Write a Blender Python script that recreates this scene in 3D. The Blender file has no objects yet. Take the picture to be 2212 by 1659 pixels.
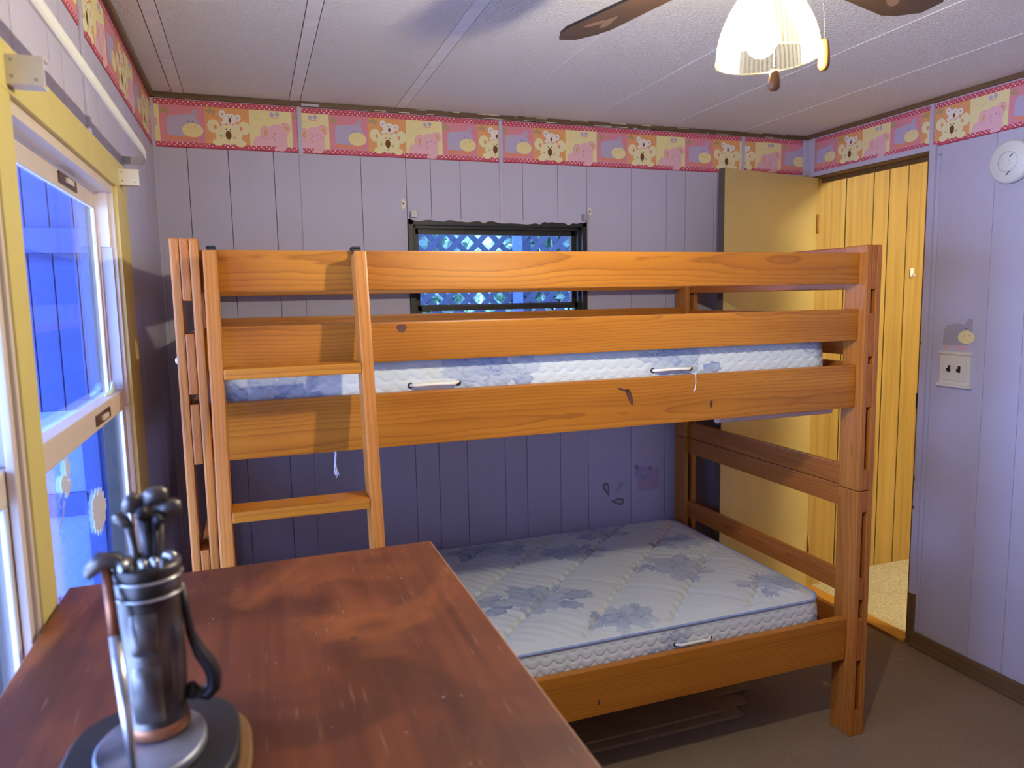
import bpy, bmesh, math, random
import numpy as np
from mathutils import Matrix, Vector, Euler
random.seed(7)
S = bpy.context.scene
COL = S.collection
pi = math.pi

# ------------------------------------------------------------------ camera
CAM = Vector((0.302, -2.9943, 1.5224))
YAW, PITCH, ROLL, FPX = -0.3398, -0.1175, -0.0184, 1575.49
fw = Vector((-math.sin(YAW) * math.cos(PITCH), math.cos(YAW) * math.cos(PITCH), math.sin(PITCH)))
r0 = Vector((math.cos(YAW), math.sin(YAW), 0))
u0 = r0.cross(fw)
rt = r0 * math.cos(ROLL) + u0 * math.sin(ROLL)
up = -r0 * math.sin(ROLL) + u0 * math.cos(ROLL)
cd = bpy.data.cameras.new('camera')
cam = bpy.data.objects.new('camera', cd)
COL.objects.link(cam)
cam.matrix_world = Matrix(((rt.x, up.x, -fw.x, CAM.x), (rt.y, up.y, -fw.y, CAM.y), (rt.z, up.z, -fw.z, CAM.z), (0, 0, 0, 1)))
cd.sensor_fit = 'HORIZONTAL'
cd.sensor_width = 36
cd.lens = FPX * 36 / 2212
cd.clip_start = 0.02
cd.dof.use_dof = True
cd.dof.focus_distance = 2.3
cd.dof.aperture_fstop = 5.0
S.camera = cam

# ------------------------------------------------------------------ world, light, exposure
SKY_K = 23.0
BULB_K = 1330.0
HALL_W = 95.0
w = bpy.data.worlds.new('world')
S.world = w
w.use_nodes = True
bg = w.node_tree.nodes['Background']
bg.inputs[0].default_value = (0.31, 0.47, 1.0, 1)
bg.inputs[1].default_value = SKY_K
S.view_settings.view_transform = 'Standard'
S.view_settings.look = 'None'
S.view_settings.exposure = 0.0
S.view_settings.gamma = 1.0
S.view_settings.use_curve_mapping = False
S.cycles.use_denoising = True
S.cycles.max_bounces = 10
S.cycles.diffuse_bounces = 8
S.cycles.transparent_max_bounces = 16
S.cycles.sample_clamp_indirect = 6.0


def portal(y0, y1, z0, z1):                       # marks the window openings for the sky sampling
    l = bpy.data.lights.new('window_daylight', 'AREA')
    l.shape = 'RECTANGLE'
    l.size = abs(z1 - z0)
    l.size_y = abs(y1 - y0)
    l.cycles.is_portal = True
    o = bpy.data.objects.new('window_daylight', l)
    COL.objects.link(o)
    o.location = (-0.12, (y0 + y1) / 2, (z0 + z1) / 2)
    o.rotation_euler = (0, -pi / 2, 0)


portal(-1.80, -1.0, 0.8, 1.8)
portal(-2.68, -1.90, 0.8, 1.8)

# ------------------------------------------------------------------ materials


def lin(c):
    return tuple(((v / 255) / 12.92 if v / 255 <= .04045 else (((v / 255) + .055) / 1.055) ** 2.4) for v in c)


class NT:
    def __init__(s, name):
        s.m = bpy.data.materials.new(name)
        s.m.use_nodes = True
        s.t = s.m.node_tree
        s.n = s.t.nodes
        s.b = s.n['Principled BSDF']
        s.out = s.n['Material Output']

    def add(s, typ, **kw):
        n = s.n.new(typ)
        for k, v in kw.items():
            setattr(n, k, v)
        return n

    def link(s, a, b):
        s.t.links.new(a, b)

    def val(s, sock, v):
        if hasattr(v, 'is_linked') or isinstance(v, bpy.types.NodeSocket):
            s.link(v, sock)
        else:
            sock.default_value = v

    def math(s, op, a, b=0.0, c=None):
        n = s.add('ShaderNodeMath', operation=op)
        s.val(n.inputs[0], a)
        s.val(n.inputs[1], b)
        if c is not None:
            s.val(n.inputs[2], c)
        return n.outputs[0]

    def ramp(s, f, stops):
        n = s.add('ShaderNodeValToRGB')
        e = n.color_ramp.elements
        while len(e) > 1:
            e.remove(e[-1])
        e[0].position, e[0].color = stops[0][0], (*stops[0][1], 1)
        for p, c in stops[1:]:
            x = e.new(p)
            x.color = (*c, 1)
        s.link(f, n.inputs[0])
        return n.outputs[0]

    def noise(s, vec, scale, detail=3, rough=.5, dist=0):
        n = s.add('ShaderNodeTexNoise')
        if vec is not None:
            s.link(vec, n.inputs['Vector'])
        n.inputs['Scale'].default_value = scale
        n.inputs['Detail'].default_value = detail
        n.inputs['Roughness'].default_value = rough
        n.inputs['Distortion'].default_value = dist
        return n.outputs[0]

    def mapping(s, vec, scale=(1, 1, 1), loc=(0, 0, 0), rot=(0, 0, 0)):
        n = s.add('ShaderNodeMapping')
        s.link(vec, n.inputs[0])
        n.inputs['Location'].default_value = loc
        n.inputs['Rotation'].default_value = rot
        n.inputs['Scale'].default_value = scale
        return n.outputs[0]

    def obj(s):
        return s.add('ShaderNodeTexCoord').outputs['Object']

    def rnd(s):
        return s.add('ShaderNodeObjectInfo').outputs['Random']

    def bump(s, h, strength=.3, dist=.01):
        n = s.add('ShaderNodeBump')
        n.inputs['Strength'].default_value = strength
        n.inputs['Distance'].default_value = dist
        s.link(h, n.inputs['Height'])
        s.link(n.outputs[0], s.b.inputs['Normal'])
        return n.outputs[0]

    def mix(s, f, a, b, mode='MIX'):
        n = s.add('ShaderNodeMix', data_type='RGBA', blend_type=mode)
        s.val(n.inputs[0], f)
        for i, v in ((6, a), (7, b)):
            if isinstance(v, tuple):
                n.inputs[i].default_value = (*v, 1)
            else:
                s.link(v, n.inputs[i])
        return n.outputs[2]


def plain(name, c, rough=.6, metal=0.0, spec=.5, var=.06, vscale=20, bump=0.0, bscale=80):
    t = NT(name)
    t.b.inputs['Roughness'].default_value = rough
    t.b.inputs['Metallic'].default_value = metal
    t.b.inputs['Specular IOR Level'].default_value = spec
    c = lin(c)
    P = t.obj()
    n = t.noise(P, vscale, 3)
    lo = tuple(max(0, v * (1 - var)) for v in c)
    hi = tuple(min(1, v * (1 + var)) for v in c)
    t.link(t.ramp(n, [(.3, lo), (.7, hi)]), t.b.inputs['Base Color'])
    if bump:
        t.bump(t.noise(P, bscale, 4), bump, .004)
    return t.m


def flat(name, c, rough=.7):
    t = NT(name)
    t.b.inputs['Base Color'].default_value = (*lin(c), 1)
    t.b.inputs['Roughness'].default_value = rough
    t.b.inputs['Specular IOR Level'].default_value = .25
    return t.m


def pine(axis):
    t = NT('pine_' + axis)
    P = t.obj()
    R = t.rnd()
    sep = t.add('ShaderNodeSeparateXYZ')
    t.link(P, sep.inputs[0])
    o = sep.outputs
    a, b, c = {'x': (o[0], o[2], o[1]), 'y': (o[1], o[2], o[0]), 'z': (o[2], o[1], o[0])}[axis]
    a = t.math('ADD', a, t.math('MULTIPLY', R, 37.0))
    off = t.math('ADD', t.math('MULTIPLY', R, 0.09), 0.012)
    b = t.math('ADD', b, t.math('SUBTRACT', t.math('MULTIPLY', t.math('FRACT', t.math('MULTIPLY', R, 17.3)), .12), .06))
    c = t.math('ADD', c, off)
    cmb = t.add('ShaderNodeCombineXYZ')
    t.link(a, cmb.inputs[0]); t.link(b, cmb.inputs[1]); t.link(c, cmb.inputs[2])
    V = cmb.outputs[0]
    d1 = t.math('MULTIPLY', t.math('SUBTRACT', t.noise(t.mapping(V, (1.6, 5, 5)), 1.0, 2), .5), .034)
    d2 = t.math('MULTIPLY', t.math('SUBTRACT', t.noise(t.mapping(V, (7, 40, 40)), 1.0, 3), .5), .007)
    r = t.math('SQRT', t.math('ADD', t.math('MULTIPLY', b, b), t.math('MULTIPLY', c, c)))
    r = t.math('ADD', t.math('ADD', r, d1), d2)
    f = t.math('FRACT', t.math('MULTIPLY', r, 118.0))
    grain = t.ramp(f, [(0, (0, 0, 0)), (.45, (.12,) * 3), (.8, (.5,) * 3), (.92, (.95,) * 3), (1.0, (0, 0, 0))])
    broad = t.noise(t.mapping(V, (1.2, 14, 14)), 1.0, 3)
    fine = t.noise(t.mapping(V, (14, 420, 420)), 1.0, 2)
    tone = {'x': ((170, 102, 24), (186, 116, 32), (198, 128, 42)), 'y': ((166, 93, 30), (180, 105, 40), (190, 115, 50)), 'z': ((174, 104, 38), (190, 118, 48), (200, 129, 60))}[axis]
    base = t.ramp(broad, [(.3, lin(tone[0])), (.55, lin(tone[1])), (.75, lin(tone[2]))])
    amt = t.math('MULTIPLY', grain, .62 if axis == 'x' else .5)
    col = t.mix(amt, base, lin((126, 66, 20)))
    col = t.mix(t.math('MULTIPLY', t.math('SUBTRACT', fine, .45), .35), col, lin((112, 58, 14)))
    t.link(col, t.b.inputs['Base Color'])
    t.b.inputs['Roughness'].default_value = .36
    t.b.inputs['Specular IOR Level'].default_value = .4
    t.bump(t.math('ADD', grain, fine), .06, .002)
    return t.m


PINE = {a: pine(a) for a in 'xyz'}


def wall_paint(name, c):
    t = NT(name)
    P = t.obj()
    n1 = t.noise(P, 3.0, 3)
    n2 = t.noise(t.mapping(P, (60, 60, 6)), 1.0, 2)
    cc = lin(c)
    col = t.ramp(n1, [(.3, tuple(v * .95 for v in cc)), (.7, tuple(v * 1.04 for v in cc))])
    t.link(col, t.b.inputs['Base Color'])
    t.b.inputs['Roughness'].default_value = .55
    t.b.inputs['Specular IOR Level'].default_value = .3
    t.bump(n2, .08, .003)
    return t.m


LILAC = wall_paint('lilac_paint', (194, 188, 206))
LILAC_D = flat('lilac_groove', (120, 110, 140))


def ceiling_mat():
    t = NT('ceiling_stipple')
    P = t.obj()
    n = t.noise(P, 95.0, 4, .6, .6)
    n2 = t.noise(P, 260.0, 2)
    h = t.ramp(n, [(.42, (0, 0, 0)), (.62, (1, 1, 1))])
    hh = t.math('ADD', h, t.math('MULTIPLY', n2, .3))
    t.bump(hh, .55, .006)
    t.b.inputs['Base Color'].default_value = (*lin((238, 234, 232)), 1)
    t.b.inputs['Roughness'].default_value = .55
    return t.m


CEIL = ceiling_mat()
BATTEN_W = plain('batten_white', (236, 232, 230), .5)


def carpet(name, c1, c2, scale, bump, dist):
    t = NT(name)
    P = t.obj()
    n = t.noise(P, scale, 4, .7)
    n2 = t.noise(P, 4, 3)
    col = t.ramp(n, [(.34, lin(c1)), (.66, lin(c2))])
    col = t.mix(t.math('MULTIPLY', n2, .35), col, tuple(v * .7 for v in lin(c1)))
    t.link(col, t.b.inputs['Base Color'])
    t.b.inputs['Roughness'].default_value = .95
    t.b.inputs['Specular IOR Level'].default_value = .1
    t.bump(n, bump, dist)
    return t.m


CARPET = carpet('brown_carpet', (124, 104, 82), (158, 134, 108), 420, .5, .004)
HALLCARPET = carpet('beige_carpet', (190, 174, 140), (244, 236, 208), 120, .9, .012)


def streak_wood(name, c1, c2, c3, axis, rough, scale=1.0, spec=.5, stains=False):
    t = NT(name)
    P = t.obj()
    R = t.rnd()
    sc = {'x': (2, 60, 60), 'y': (60, 2, 60), 'z': (60, 60, 2)}[axis]
    sc = tuple(v * scale for v in sc)
    add = t.add('ShaderNodeVectorMath', operation='ADD')
    t.link(P, add.inputs[0])
    cmb = t.add('ShaderNodeCombineXYZ')
    for i in range(3):
        t.link(t.math('MULTIPLY', R, 31.0 + i), cmb.inputs[i])
    t.link(cmb.outputs[0], add.inputs[1])
    V = add.outputs[0]
    n = t.noise(t.mapping(V, sc), 1.0, 4, .6, .4)
    n2 = t.noise(t.mapping(V, tuple(v * .12 for v in sc)), 1.0, 3, .5, .8)
    col = t.ramp(n, [(.25, lin(c1)), (.5, lin(c2)), (.75, lin(c3))])
    col = t.mix(t.math('MULTIPLY', n2, .55), col, lin(c1))
    if stains:
        s1 = t.noise(V, 5.5, 3, .55, .9)
        col = t.mix(t.ramp(s1, [(.38, (.5,) * 3), (.56, (0, 0, 0))]), col, tuple(v * .5 for v in lin(c1)))
        s4 = t.noise(t.mapping(V, (4.5, 2.2, 4), loc=(7, 3, 1)), 1.0, 4, .6, 1.2)
        col = t.mix(t.ramp(s4, [(.50, (0, 0, 0)), (.66, (.55,) * 3)]), col, lin((150, 84, 34)))
        s2 = t.noise(t.mapping(V, (300, 14, 300), rot=(0, 0, .4)), 1.0, 2)
        col = t.mix(t.ramp(s2, [(.68, (0, 0, 0)), (.76, (.22,) * 3)]), col, lin((205, 160, 120)))
        s3 = t.noise(V, 7, 3, .6, .7)
        rr = t.math('ADD', t.math('MULTIPLY', s3, .22), rough - .08)
        t.link(rr, t.b.inputs['Roughness'])
    else:
        t.b.inputs['Roughness'].default_value = rough
    t.link(col, t.b.inputs['Base Color'])
    t.b.inputs['Specular IOR Level'].default_value = spec
    t.bump(n, .05, .002)
    return t.m


DRESSER_TOP = streak_wood('dresser_top_wood', (76, 34, 17), (108, 54, 26), (126, 67, 32), 'y', .50, .7, .35, True)
DRESSER_SIDE = streak_wood('dresser_wood', (100, 48, 26), (134, 70, 38), (150, 84, 46), 'z', .4)
DRESSER_EDGE = plain('dresser_edge_band', (190, 140, 110), .5)
HALLWOOD = streak_wood('hall_panel_wood', (152, 120, 62), (188, 155, 84), (202, 171, 100), 'z', .5, .5)
TRIMWOOD = streak_wood('brown_trim', (84, 62, 42), (104, 80, 56), (120, 94, 66), 'x', .55)
TRIMWOOD_Y = streak_wood('brown_trim_y', (98, 74, 48), (120, 93, 62), (136, 107, 74), 'y', .55)
JAMBWOOD = streak_wood('jamb_wood', (92, 66, 40), (116, 86, 54), (130, 98, 62), 'z', .5)
THRESH = streak_wood('threshold_wood', (168, 116, 40), (196, 140, 56), (206, 152, 70), 'y', .4)
BLADEWOOD = streak_wood('blade_wood', (52, 36, 27), (66, 48, 37), (76, 57, 44), 'x', .45)
BLACK = plain('black_plastic', (24, 24, 26), .45)
BLADE_EDGE = plain('blade_edge', (34, 28, 26), .5)
YELLOW = plain('yellow_paint', (210, 192, 116), .5, var=.04, vscale=8)
VINYL = plain('white_vinyl', (226, 214, 204), .45, var=.03)
VINYL_B = plain('beige_vinyl', (214, 198, 182), .45, var=.03)
VINYL_G = plain('grey_vinyl', (196, 196, 206), .45, var=.03)
WHITE = plain('white_plastic', (232, 230, 224), .4, var=.02)
CREAM = plain('cream_plastic', (226, 218, 200), .45, var=.03)
BRONZE = plain('dark_bronze', (44, 42, 38), .45, .2, var=.2)
BROWNMETAL = plain('brown_latch', (96, 74, 58), .4, .4)
DOORPAINT = plain('door_skin', (196, 174, 116), .34, .1, var=.06, vscale=4)
DOOREDGE = plain('door_edge', (88, 78, 66), .6)
METAL = plain('zinc_metal', (176, 176, 176), .5, .4)
KNOT = plain('knot_wood', (92, 52, 34), .5, var=.3, vscale=120)
KNOT2 = plain('dark_knot', (70, 46, 30), .6, var=.4, vscale=200)
CORD = plain('cord', (232, 226, 205), .6)
STRING = plain('white_string', (228, 226, 236), .8)
CARDBOARD = plain('cardboard', (150, 122, 88), .8, var=.1)
SPECK = flat('speck', (206, 184, 168))
PIPING = plain('blue_piping', (140, 158, 190), .7)
CLEAT = plain('bare_cleat_wood', (206, 168, 150), .6, var=.08)
SIDING = plain('blue_siding', (44, 68, 126), .7, var=.12, vscale=5, bump=.2)
SIDING_D = flat('siding_groove', (30, 48, 96))
FROST = plain('porch_window_film', (84, 112, 150), .5, var=.15, vscale=60)
LATTICE = plain('lattice_wood', (54, 66, 84), .7, var=.1)
GRASS = plain('outdoor_concrete', (196, 194, 188), .9, var=.1)
LEAF = plain('leaf_green', (160, 196, 168), .6, var=.25)
BARK = plain('bark', (80, 70, 60), .9, var=.2)


def glass_mat():
    t = NT('window_glass')
    tr = t.add('ShaderNodeBsdfTransparent')
    tr.inputs[0].default_value = (.93, .96, 1, 1)
    gl = t.add('ShaderNodeBsdfGlossy')
    gl.inputs['Roughness'].default_value = .02
    fr = t.add('ShaderNodeFresnel')
    fr.inputs['IOR'].default_value = 1.45
    mx = t.add('ShaderNodeMixShader')
    t.link(t.math('MULTIPLY', fr.outputs[0], .45), mx.inputs[0])
    t.link(tr.outputs[0], mx.inputs[1])
    t.link(gl.outputs[0], mx.inputs[2])
    t.link(mx.outputs[0], t.out.inputs[0])
    return t.m


GLASS = glass_mat()


def shade_mat(name, k):
    t = NT(name)
    tr = t.add('ShaderNodeBsdfTransparent')
    tr.inputs[0].default_value = (1, .97, .86, 1)
    tl = t.add('ShaderNodeBsdfTranslucent')
    tl.inputs[0].default_value = (1, .90, .46, 1)
    df = t.add('ShaderNodeBsdfDiffuse')
    df.inputs[0].default_value = (1, .92, .55, 1)
    m0 = t.add('ShaderNodeMixShader')
    m0.inputs[0].default_value = .4
    t.link(tl.outputs[0], m0.inputs[1])
    t.link(df.outputs[0], m0.inputs[2])
    gl = t.add('ShaderNodeBsdfGlossy')
    gl.inputs['Roughness'].default_value = .15
    m1 = t.add('ShaderNodeMixShader')
    m1.inputs[0].default_value = k
    m2 = t.add('ShaderNodeMixShader')
    m2.inputs[0].default_value = .02
    t.link(tr.outputs[0], m1.inputs[1])
    t.link(m0.outputs[0], m1.inputs[2])
    t.link(m1.outputs[0], m2.inputs[1])
    t.link(gl.outputs[0], m2.inputs[2])
    t.link(m2.outputs[0], t.out.inputs[0])
    return t.m


SHADE = shade_mat('ribbed_shade_glass', .017)
SHADE_DIM = shade_mat('ribbed_shade_dim', .004)  # dimmer copy of the shade glass, painted stripes imitating the ribs' lens effect


def emit(name, c, k):
    t = NT(name)
    e = t.add('ShaderNodeEmission')
    e.inputs[0].default_value = (*c, 1)
    e.inputs[1].default_value = k
    t.link(e.outputs[0], t.out.inputs[0])
    return t.m


BULB = emit('lit_bulb', (1, .95, .79), BULB_K)
HALLBULB = emit('lit_hall_diffuser', (1, .90, .55), HALL_W)


def bag_metal(name, c, rough=.35, metal=.85):
    t = NT(name)
    P = t.obj()
    n = t.noise(P, 55, 3, .6)
    n2 = t.noise(P, 18, 2)
    cc = lin(c)
    col = t.ramp(n2, [(.35, tuple(v * .35 for v in cc)), (.55, cc), (.8, tuple(min(1, v * 1.5) for v in cc))])
    t.link(col, t.b.inputs['Base Color'])
    t.b.inputs['Metallic'].default_value = metal
    t.b.inputs['Roughness'].default_value = rough
    t.bump(n, .2, .003)
    return t.m


PEWTER = bag_metal('pewter', (122, 114, 106))
PEWTER_D = bag_metal('dark_pewter', (62, 58, 58), .45, .6)
PEWTER_L = bag_metal('light_pewter', (205, 203, 200), .3)
COPPER = bag_metal('copper_wrap', (170, 108, 72), .4, .7)
FOBWOOD = plain('fob_wood', (126, 78, 32), .45, var=.12)
PLINTH = plain('black_plinth', (30, 28, 30), .5)
PLINTH_W = plain('plinth_wood', (128, 92, 52), .5)


def mattress_mat():
    t = NT('mattress_ticking')
    at = t.add('ShaderNodeAttribute', attribute_name='print')
    sep = t.add('ShaderNodeSeparateColor')
    t.link(at.outputs['Color'], sep.inputs[0])
    P = t.obj()
    n = t.noise(P, 700, 2)
    base = t.ramp(n, [(.3, lin((194, 198, 192))), (.7, lin((211, 213, 204)))])
    col = t.mix(sep.outputs[0], base, lin((100, 118, 156)))
    t.link(col, t.b.inputs['Base Color'])
    t.b.inputs['Roughness'].default_value = .6
    t.b.inputs['Specular IOR Level'].default_value = .3
    t.b.inputs['Sheen Weight'].default_value = .15
    t.bump(n, .1, .001)
    return t.m


MATTRESS = mattress_mat()

# border print colours
BC = {k: flat('print_' + k, v) for k, v in dict(
    band=(205, 88, 106), dot=(248, 226, 226), edge=(150, 52, 60), pink=(224, 146, 160), orange=(232, 168, 112), yellow=(240, 226, 166),
    lav=(190, 178, 206), muzzle=(238, 222, 160), salmon=(230, 150, 120), cream=(238, 228, 178), white=(240, 232, 222), brown=(122, 74, 42),
    black=(36, 26, 26), elp=(236, 188, 196), ele=(232, 160, 176), ear=(232, 170, 108), leaf=(186, 160, 120), olive=(196, 196, 140), grey=(168, 162, 172), tan=(214, 200, 150),
    pale=(206, 204, 210), rosy=(214, 176, 176)).items()}

# ------------------------------------------------------------------ builder
WL = {}


class G:
    def __init__(s):
        s.bm = bmesh.new()
        s.mats = []
        s.mi = 0
        s.M = Matrix.Identity(4)

    def mat(s, m):
        if m not in s.mats:
            s.mats.append(m)
        s.mi = s.mats.index(m)
        return s

    def v(s, p):
        return s.bm.verts.new(s.M @ Vector(p))

    def f(s, vs, smooth=False):
        try:
            f = s.bm.faces.new(vs)
        except ValueError:
            return None
        f.material_index = s.mi
        f.smooth = smooth
        return f

    def box(s, x0, x1, y0, y1, z0, z1, bev=0.0, seg=2):
        x0, x1 = sorted((x0, x1)); y0, y1 = sorted((y0, y1)); z0, z1 = sorted((z0, z1))
        V = [s.v((x, y, z)) for z in (z0, z1) for y in (y0, y1) for x in (x0, x1)]
        F = [s.f([V[i] for i in q]) for q in ((0, 2, 3, 1), (4, 5, 7, 6), (0, 1, 5, 4), (2, 6, 7, 3), (0, 4, 6, 2), (1, 3, 7, 5))]
        if bev:
            E = set(e for f in F for e in f.edges)
            r = bmesh.ops.bevel(s.bm, geom=list(E), offset=bev, segments=seg, profile=.7, affect='EDGES')
            for f in r['faces']:
                f.material_index = s.mi
        return s

    def poly(s, pts, d, bev=0):
        """closed polygon pts (3D) swept by vector d"""
        d = Vector(d)
        A = [s.v(p) for p in pts]
        B = [s.v(Vector(p) + d) for p in pts]
        s.f(A[::-1]); s.f(B)
        n = len(pts)
        for i in range(n):
            s.f([A[i], A[(i + 1) % n], B[(i + 1) % n], B[i]])
        return s

    def lathe(s, prof, n=24, c=(0, 0, 0), rx=1, ry=1, smooth=True, cap=True, ribs=0, ramp=0):
        c = Vector(c)
        rings = []
        for r, z in prof:
            ring = []
            for i in range(n):
                a = 2 * pi * i / n
                rr = r * (1 + (ramp if (ribs and (i % 2)) else 0))
                ring.append(s.v(c + Vector((rr * rx * math.cos(a), rr * ry * math.sin(a), z))))
            rings.append(ring)
        for A, B in zip(rings, rings[1:]):
            for i in range(n):
                s.f([A[i], A[(i + 1) % n], B[(i + 1) % n], B[i]], smooth)
        if cap:
            s.f(rings[0][::-1]); s.f(rings[-1])
        return s

    def tube(s, pts, r, n=8, smooth=True, flat=None):
        pts = [Vector(p) for p in pts]
        rings = []
        prev = None
        for i, p in enumerate(pts):
            t = (pts[min(i + 1, len(pts) - 1)] - pts[max(i - 1, 0)]).normalized()
            a = prev if prev is not None else (Vector((0, 0, 1)) if abs(t.z) < .9 else Vector((1, 0, 0)))
            x = (a - t * a.dot(t)).normalized()
            y = t.cross(x)
            prev = x
            rr = r[i] if isinstance(r, (list, tuple)) else r
            ring = [s.v(p + (x * math.cos(2 * pi * k / n) + y * math.sin(2 * pi * k / n) * (flat or 1)) * rr) for k in range(n)]
            rings.append(ring)
        for A, B in zip(rings, rings[1:]):
            for k in range(n):
                s.f([A[k], A[(k + 1) % n], B[(k + 1) % n], B[k]], smooth)
        s.f(rings[0][::-1]); s.f(rings[-1])
        return s

    def ball(s, c, r, seg=12, rings=8, smooth=True):
        if not isinstance(r, (tuple, list)):
            r = (r, r, r)
        prof = [(math.sin(pi * i / rings), -math.cos(pi * i / rings)) for i in range(rings + 1)]
        c = Vector(c)
        bot = s.v(c - Vector((0, 0, r[2])))
        topv = s.v(c + Vector((0, 0, r[2])))
        R = []
        for rr, z in prof[1:-1]:
            R.append([s.v(c + Vector((r[0] * rr * math.cos(2 * pi * k / seg), r[1] * rr * math.sin(2 * pi * k / seg), r[2] * z))) for k in range(seg)])
        for k in range(seg):
            s.f([bot, R[0][(k + 1) % seg], R[0][k]], smooth)
            s.f([topv, R[-1][k], R[-1][(k + 1) % seg]], smooth)
        for A, B in zip(R, R[1:]):
            for k in range(seg):
                s.f([A[k], A[(k + 1) % seg], B[(k + 1) % seg], B[k]], smooth)
        return s

    def done(s, name, mat=None, parent=None, M=None, label=None, cat=None, group=None, kind=None, fix=True):
        if fix:
            bmesh.ops.recalc_face_normals(s.bm, faces=s.bm.faces)
        me = bpy.data.meshes.new(name)
        if M is None:
            co = [v.co for v in s.bm.verts]
            c = Vector([(min(p[i] for p in co) + max(p[i] for p in co)) / 2 for i in range(3)])
            bmesh.ops.translate(s.bm, verts=s.bm.verts, vec=-c)
            M = Matrix.Translation(c)
        s.bm.to_mesh(me)
        s.bm.free()
        if mat:
            me.materials.append(mat)
        for m in s.mats:
            if not mat:
                me.materials.append(m)
        o = bpy.data.objects.new(name, me)
        COL.objects.link(o)
        place(o, M, parent)
        tag(o, label, cat, group, kind)
        return o


def place(o, M, parent=None):
    WL[o] = M.copy()
    if parent is not None:
        o.parent = parent
        M = WL[parent].inverted() @ M
    o.location = M.translation
    o.rotation_euler = M.to_euler()


def tag(o, label=None, cat=None, group=None, kind=None):
    if label: o['label'] = label
    if cat: o['category'] = cat
    if group: o['group'] = group
    if kind: o['kind'] = kind
    return o


def thing(name, loc, label, cat, group=None, M=None):
    o = bpy.data.objects.new(name, None)
    o.empty_display_size = .05
    COL.objects.link(o)
    place(o, M if M is not None else Matrix.Translation(Vector(loc)))
    return tag(o, label, cat, group)


def copy_thing(src, M, label=None):
    c = src.copy()
    COL.objects.link(c)
    place(c, M)
    if label: c['label'] = label
    for ch in list(src.children):
        d = ch.copy()
        COL.objects.link(d)
        d.parent = c
        for g in ch.children:
            e = g.copy()
            COL.objects.link(e)
            e.parent = d
    return c


def board(name, x0, x1, y0, y1, z0, z1, mat, parent=None, bev=.003, **kw):
    return G().box(x0, x1, y0, y1, z0, z1, bev).done(name, mat, parent, **kw)


# ------------------------------------------------------------------ room shell
W, H = 2.918, 2.281
YF = -4.1
TOPZ = H

board('floor', -.1, W + .02, YF - .1, .1, -.06, 0, CARPET, bev=0, kind='structure')


def cells(a0, a1, z0, z1, holes):
    """rectangles covering [a0,a1]x[z0,z1] minus holes"""
    xs = sorted({a0, a1} | {x for h in holes for x in h[:2] if a0 < x < a1})
    out = []
    for p, q in zip(xs, xs[1:]):
        m = (p + q) / 2
        zs = [(z0, z1)]
        for h in holes:
            if h[0] < m < h[1]:
                nz = []
                for a, b in zs:
                    if h[2] > a: nz.append((a, min(b, h[2])))
                    if h[3] < b: nz.append((max(a, h[3]), b))
                zs = nz
        out += [(p, q, a, b) for a, b in zs if b - a > 1e-4]
    return out


def wall(name, axis, slab0, slab1, face, grooves, a0, a1, holes, z0=0.0, z1=TOPZ, mat=None, dmat=None, panel=.004, gap=.0013):
    """slab with holes; grooved panelling stands on its room face as plank pieces"""
    g = G()
    for p, q, a, b in cells(a0, a1, z0, z1, holes):
        if axis == 'x': g.box(p, q, slab0, slab1, a, b)
        else: g.box(slab0, slab1, p, q, a, b)
    wo = g.done(name, dmat or LILAC_D, None, kind='structure')
    gs = sorted(set([a0] + [v for v in grooves if a0 < v < a1] + [a1]))
    sgn = 1 if face > (slab0 + slab1) / 2 else -1
    for p, q in zip(gs, gs[1:]):
        g = G()
        for x0, x1, a, b in cells(p + gap, q - gap, z0, z1, holes):
            f0 = face
            f1 = face - sgn * panel
            if axis == 'x': g.box(x0, x1, f0, f1, a, b)
            else: g.box(f0, f1, x0, x1, a, b)
        if len(g.bm.faces):
            g.done('plank', mat or LILAC, wo)
        else:
            g.bm.free()
    return wo


BW = (0.922, 1.7205, 1.0, 1.848)                # back window opening
bx = [0.112, .253, .414, .5126, .742, .922, 1.0235, 1.149, 1.323, 1.425, 1.588, 1.727, 1.949, 2.131, 2.231, 2.388, 2.546, 2.70, 2.83]
wb = wall('wall_back', 'x', .004, .10, 0.0, bx, -.1, W, [BW])
DO = (-.71, -.055, -.01, 2.073)                 # door opening in right wall
ry = [-.76, -.99, -1.13, -1.30, -1.56, -1.80, -1.92, -2.2, -2.45, -2.7, -3.0, -3.3, -3.6]
wr = wall('wall_right', 'y', W + .004, W + .10, W, ry, YF, 0.10, [DO], dmat=flat('lilac_shallow_groove', (150, 142, 166)), gap=.0007)
LW1 = (-1.822, -0.992, .72, 1.812)
LW2 = (-2.72, -1.89, .72, 1.812)
ly = [-.25, -.42, -.62, -.80, -1.07, -1.21, -1.40, -1.50, -1.72, -1.95, -2.2, -2.42, -2.6, -2.8, -3.1, -3.4]
wl = wall('wall_left', 'y', -.055, -.004, 0.0, ly, YF, 0.10, [LW1, LW2])
wf = wall('wall_front', 'x', YF - .10, YF - .004, YF, [.4, .8, 1.2, 1.6, 2.0, 2.4], -.1, W + .1, [])

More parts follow.
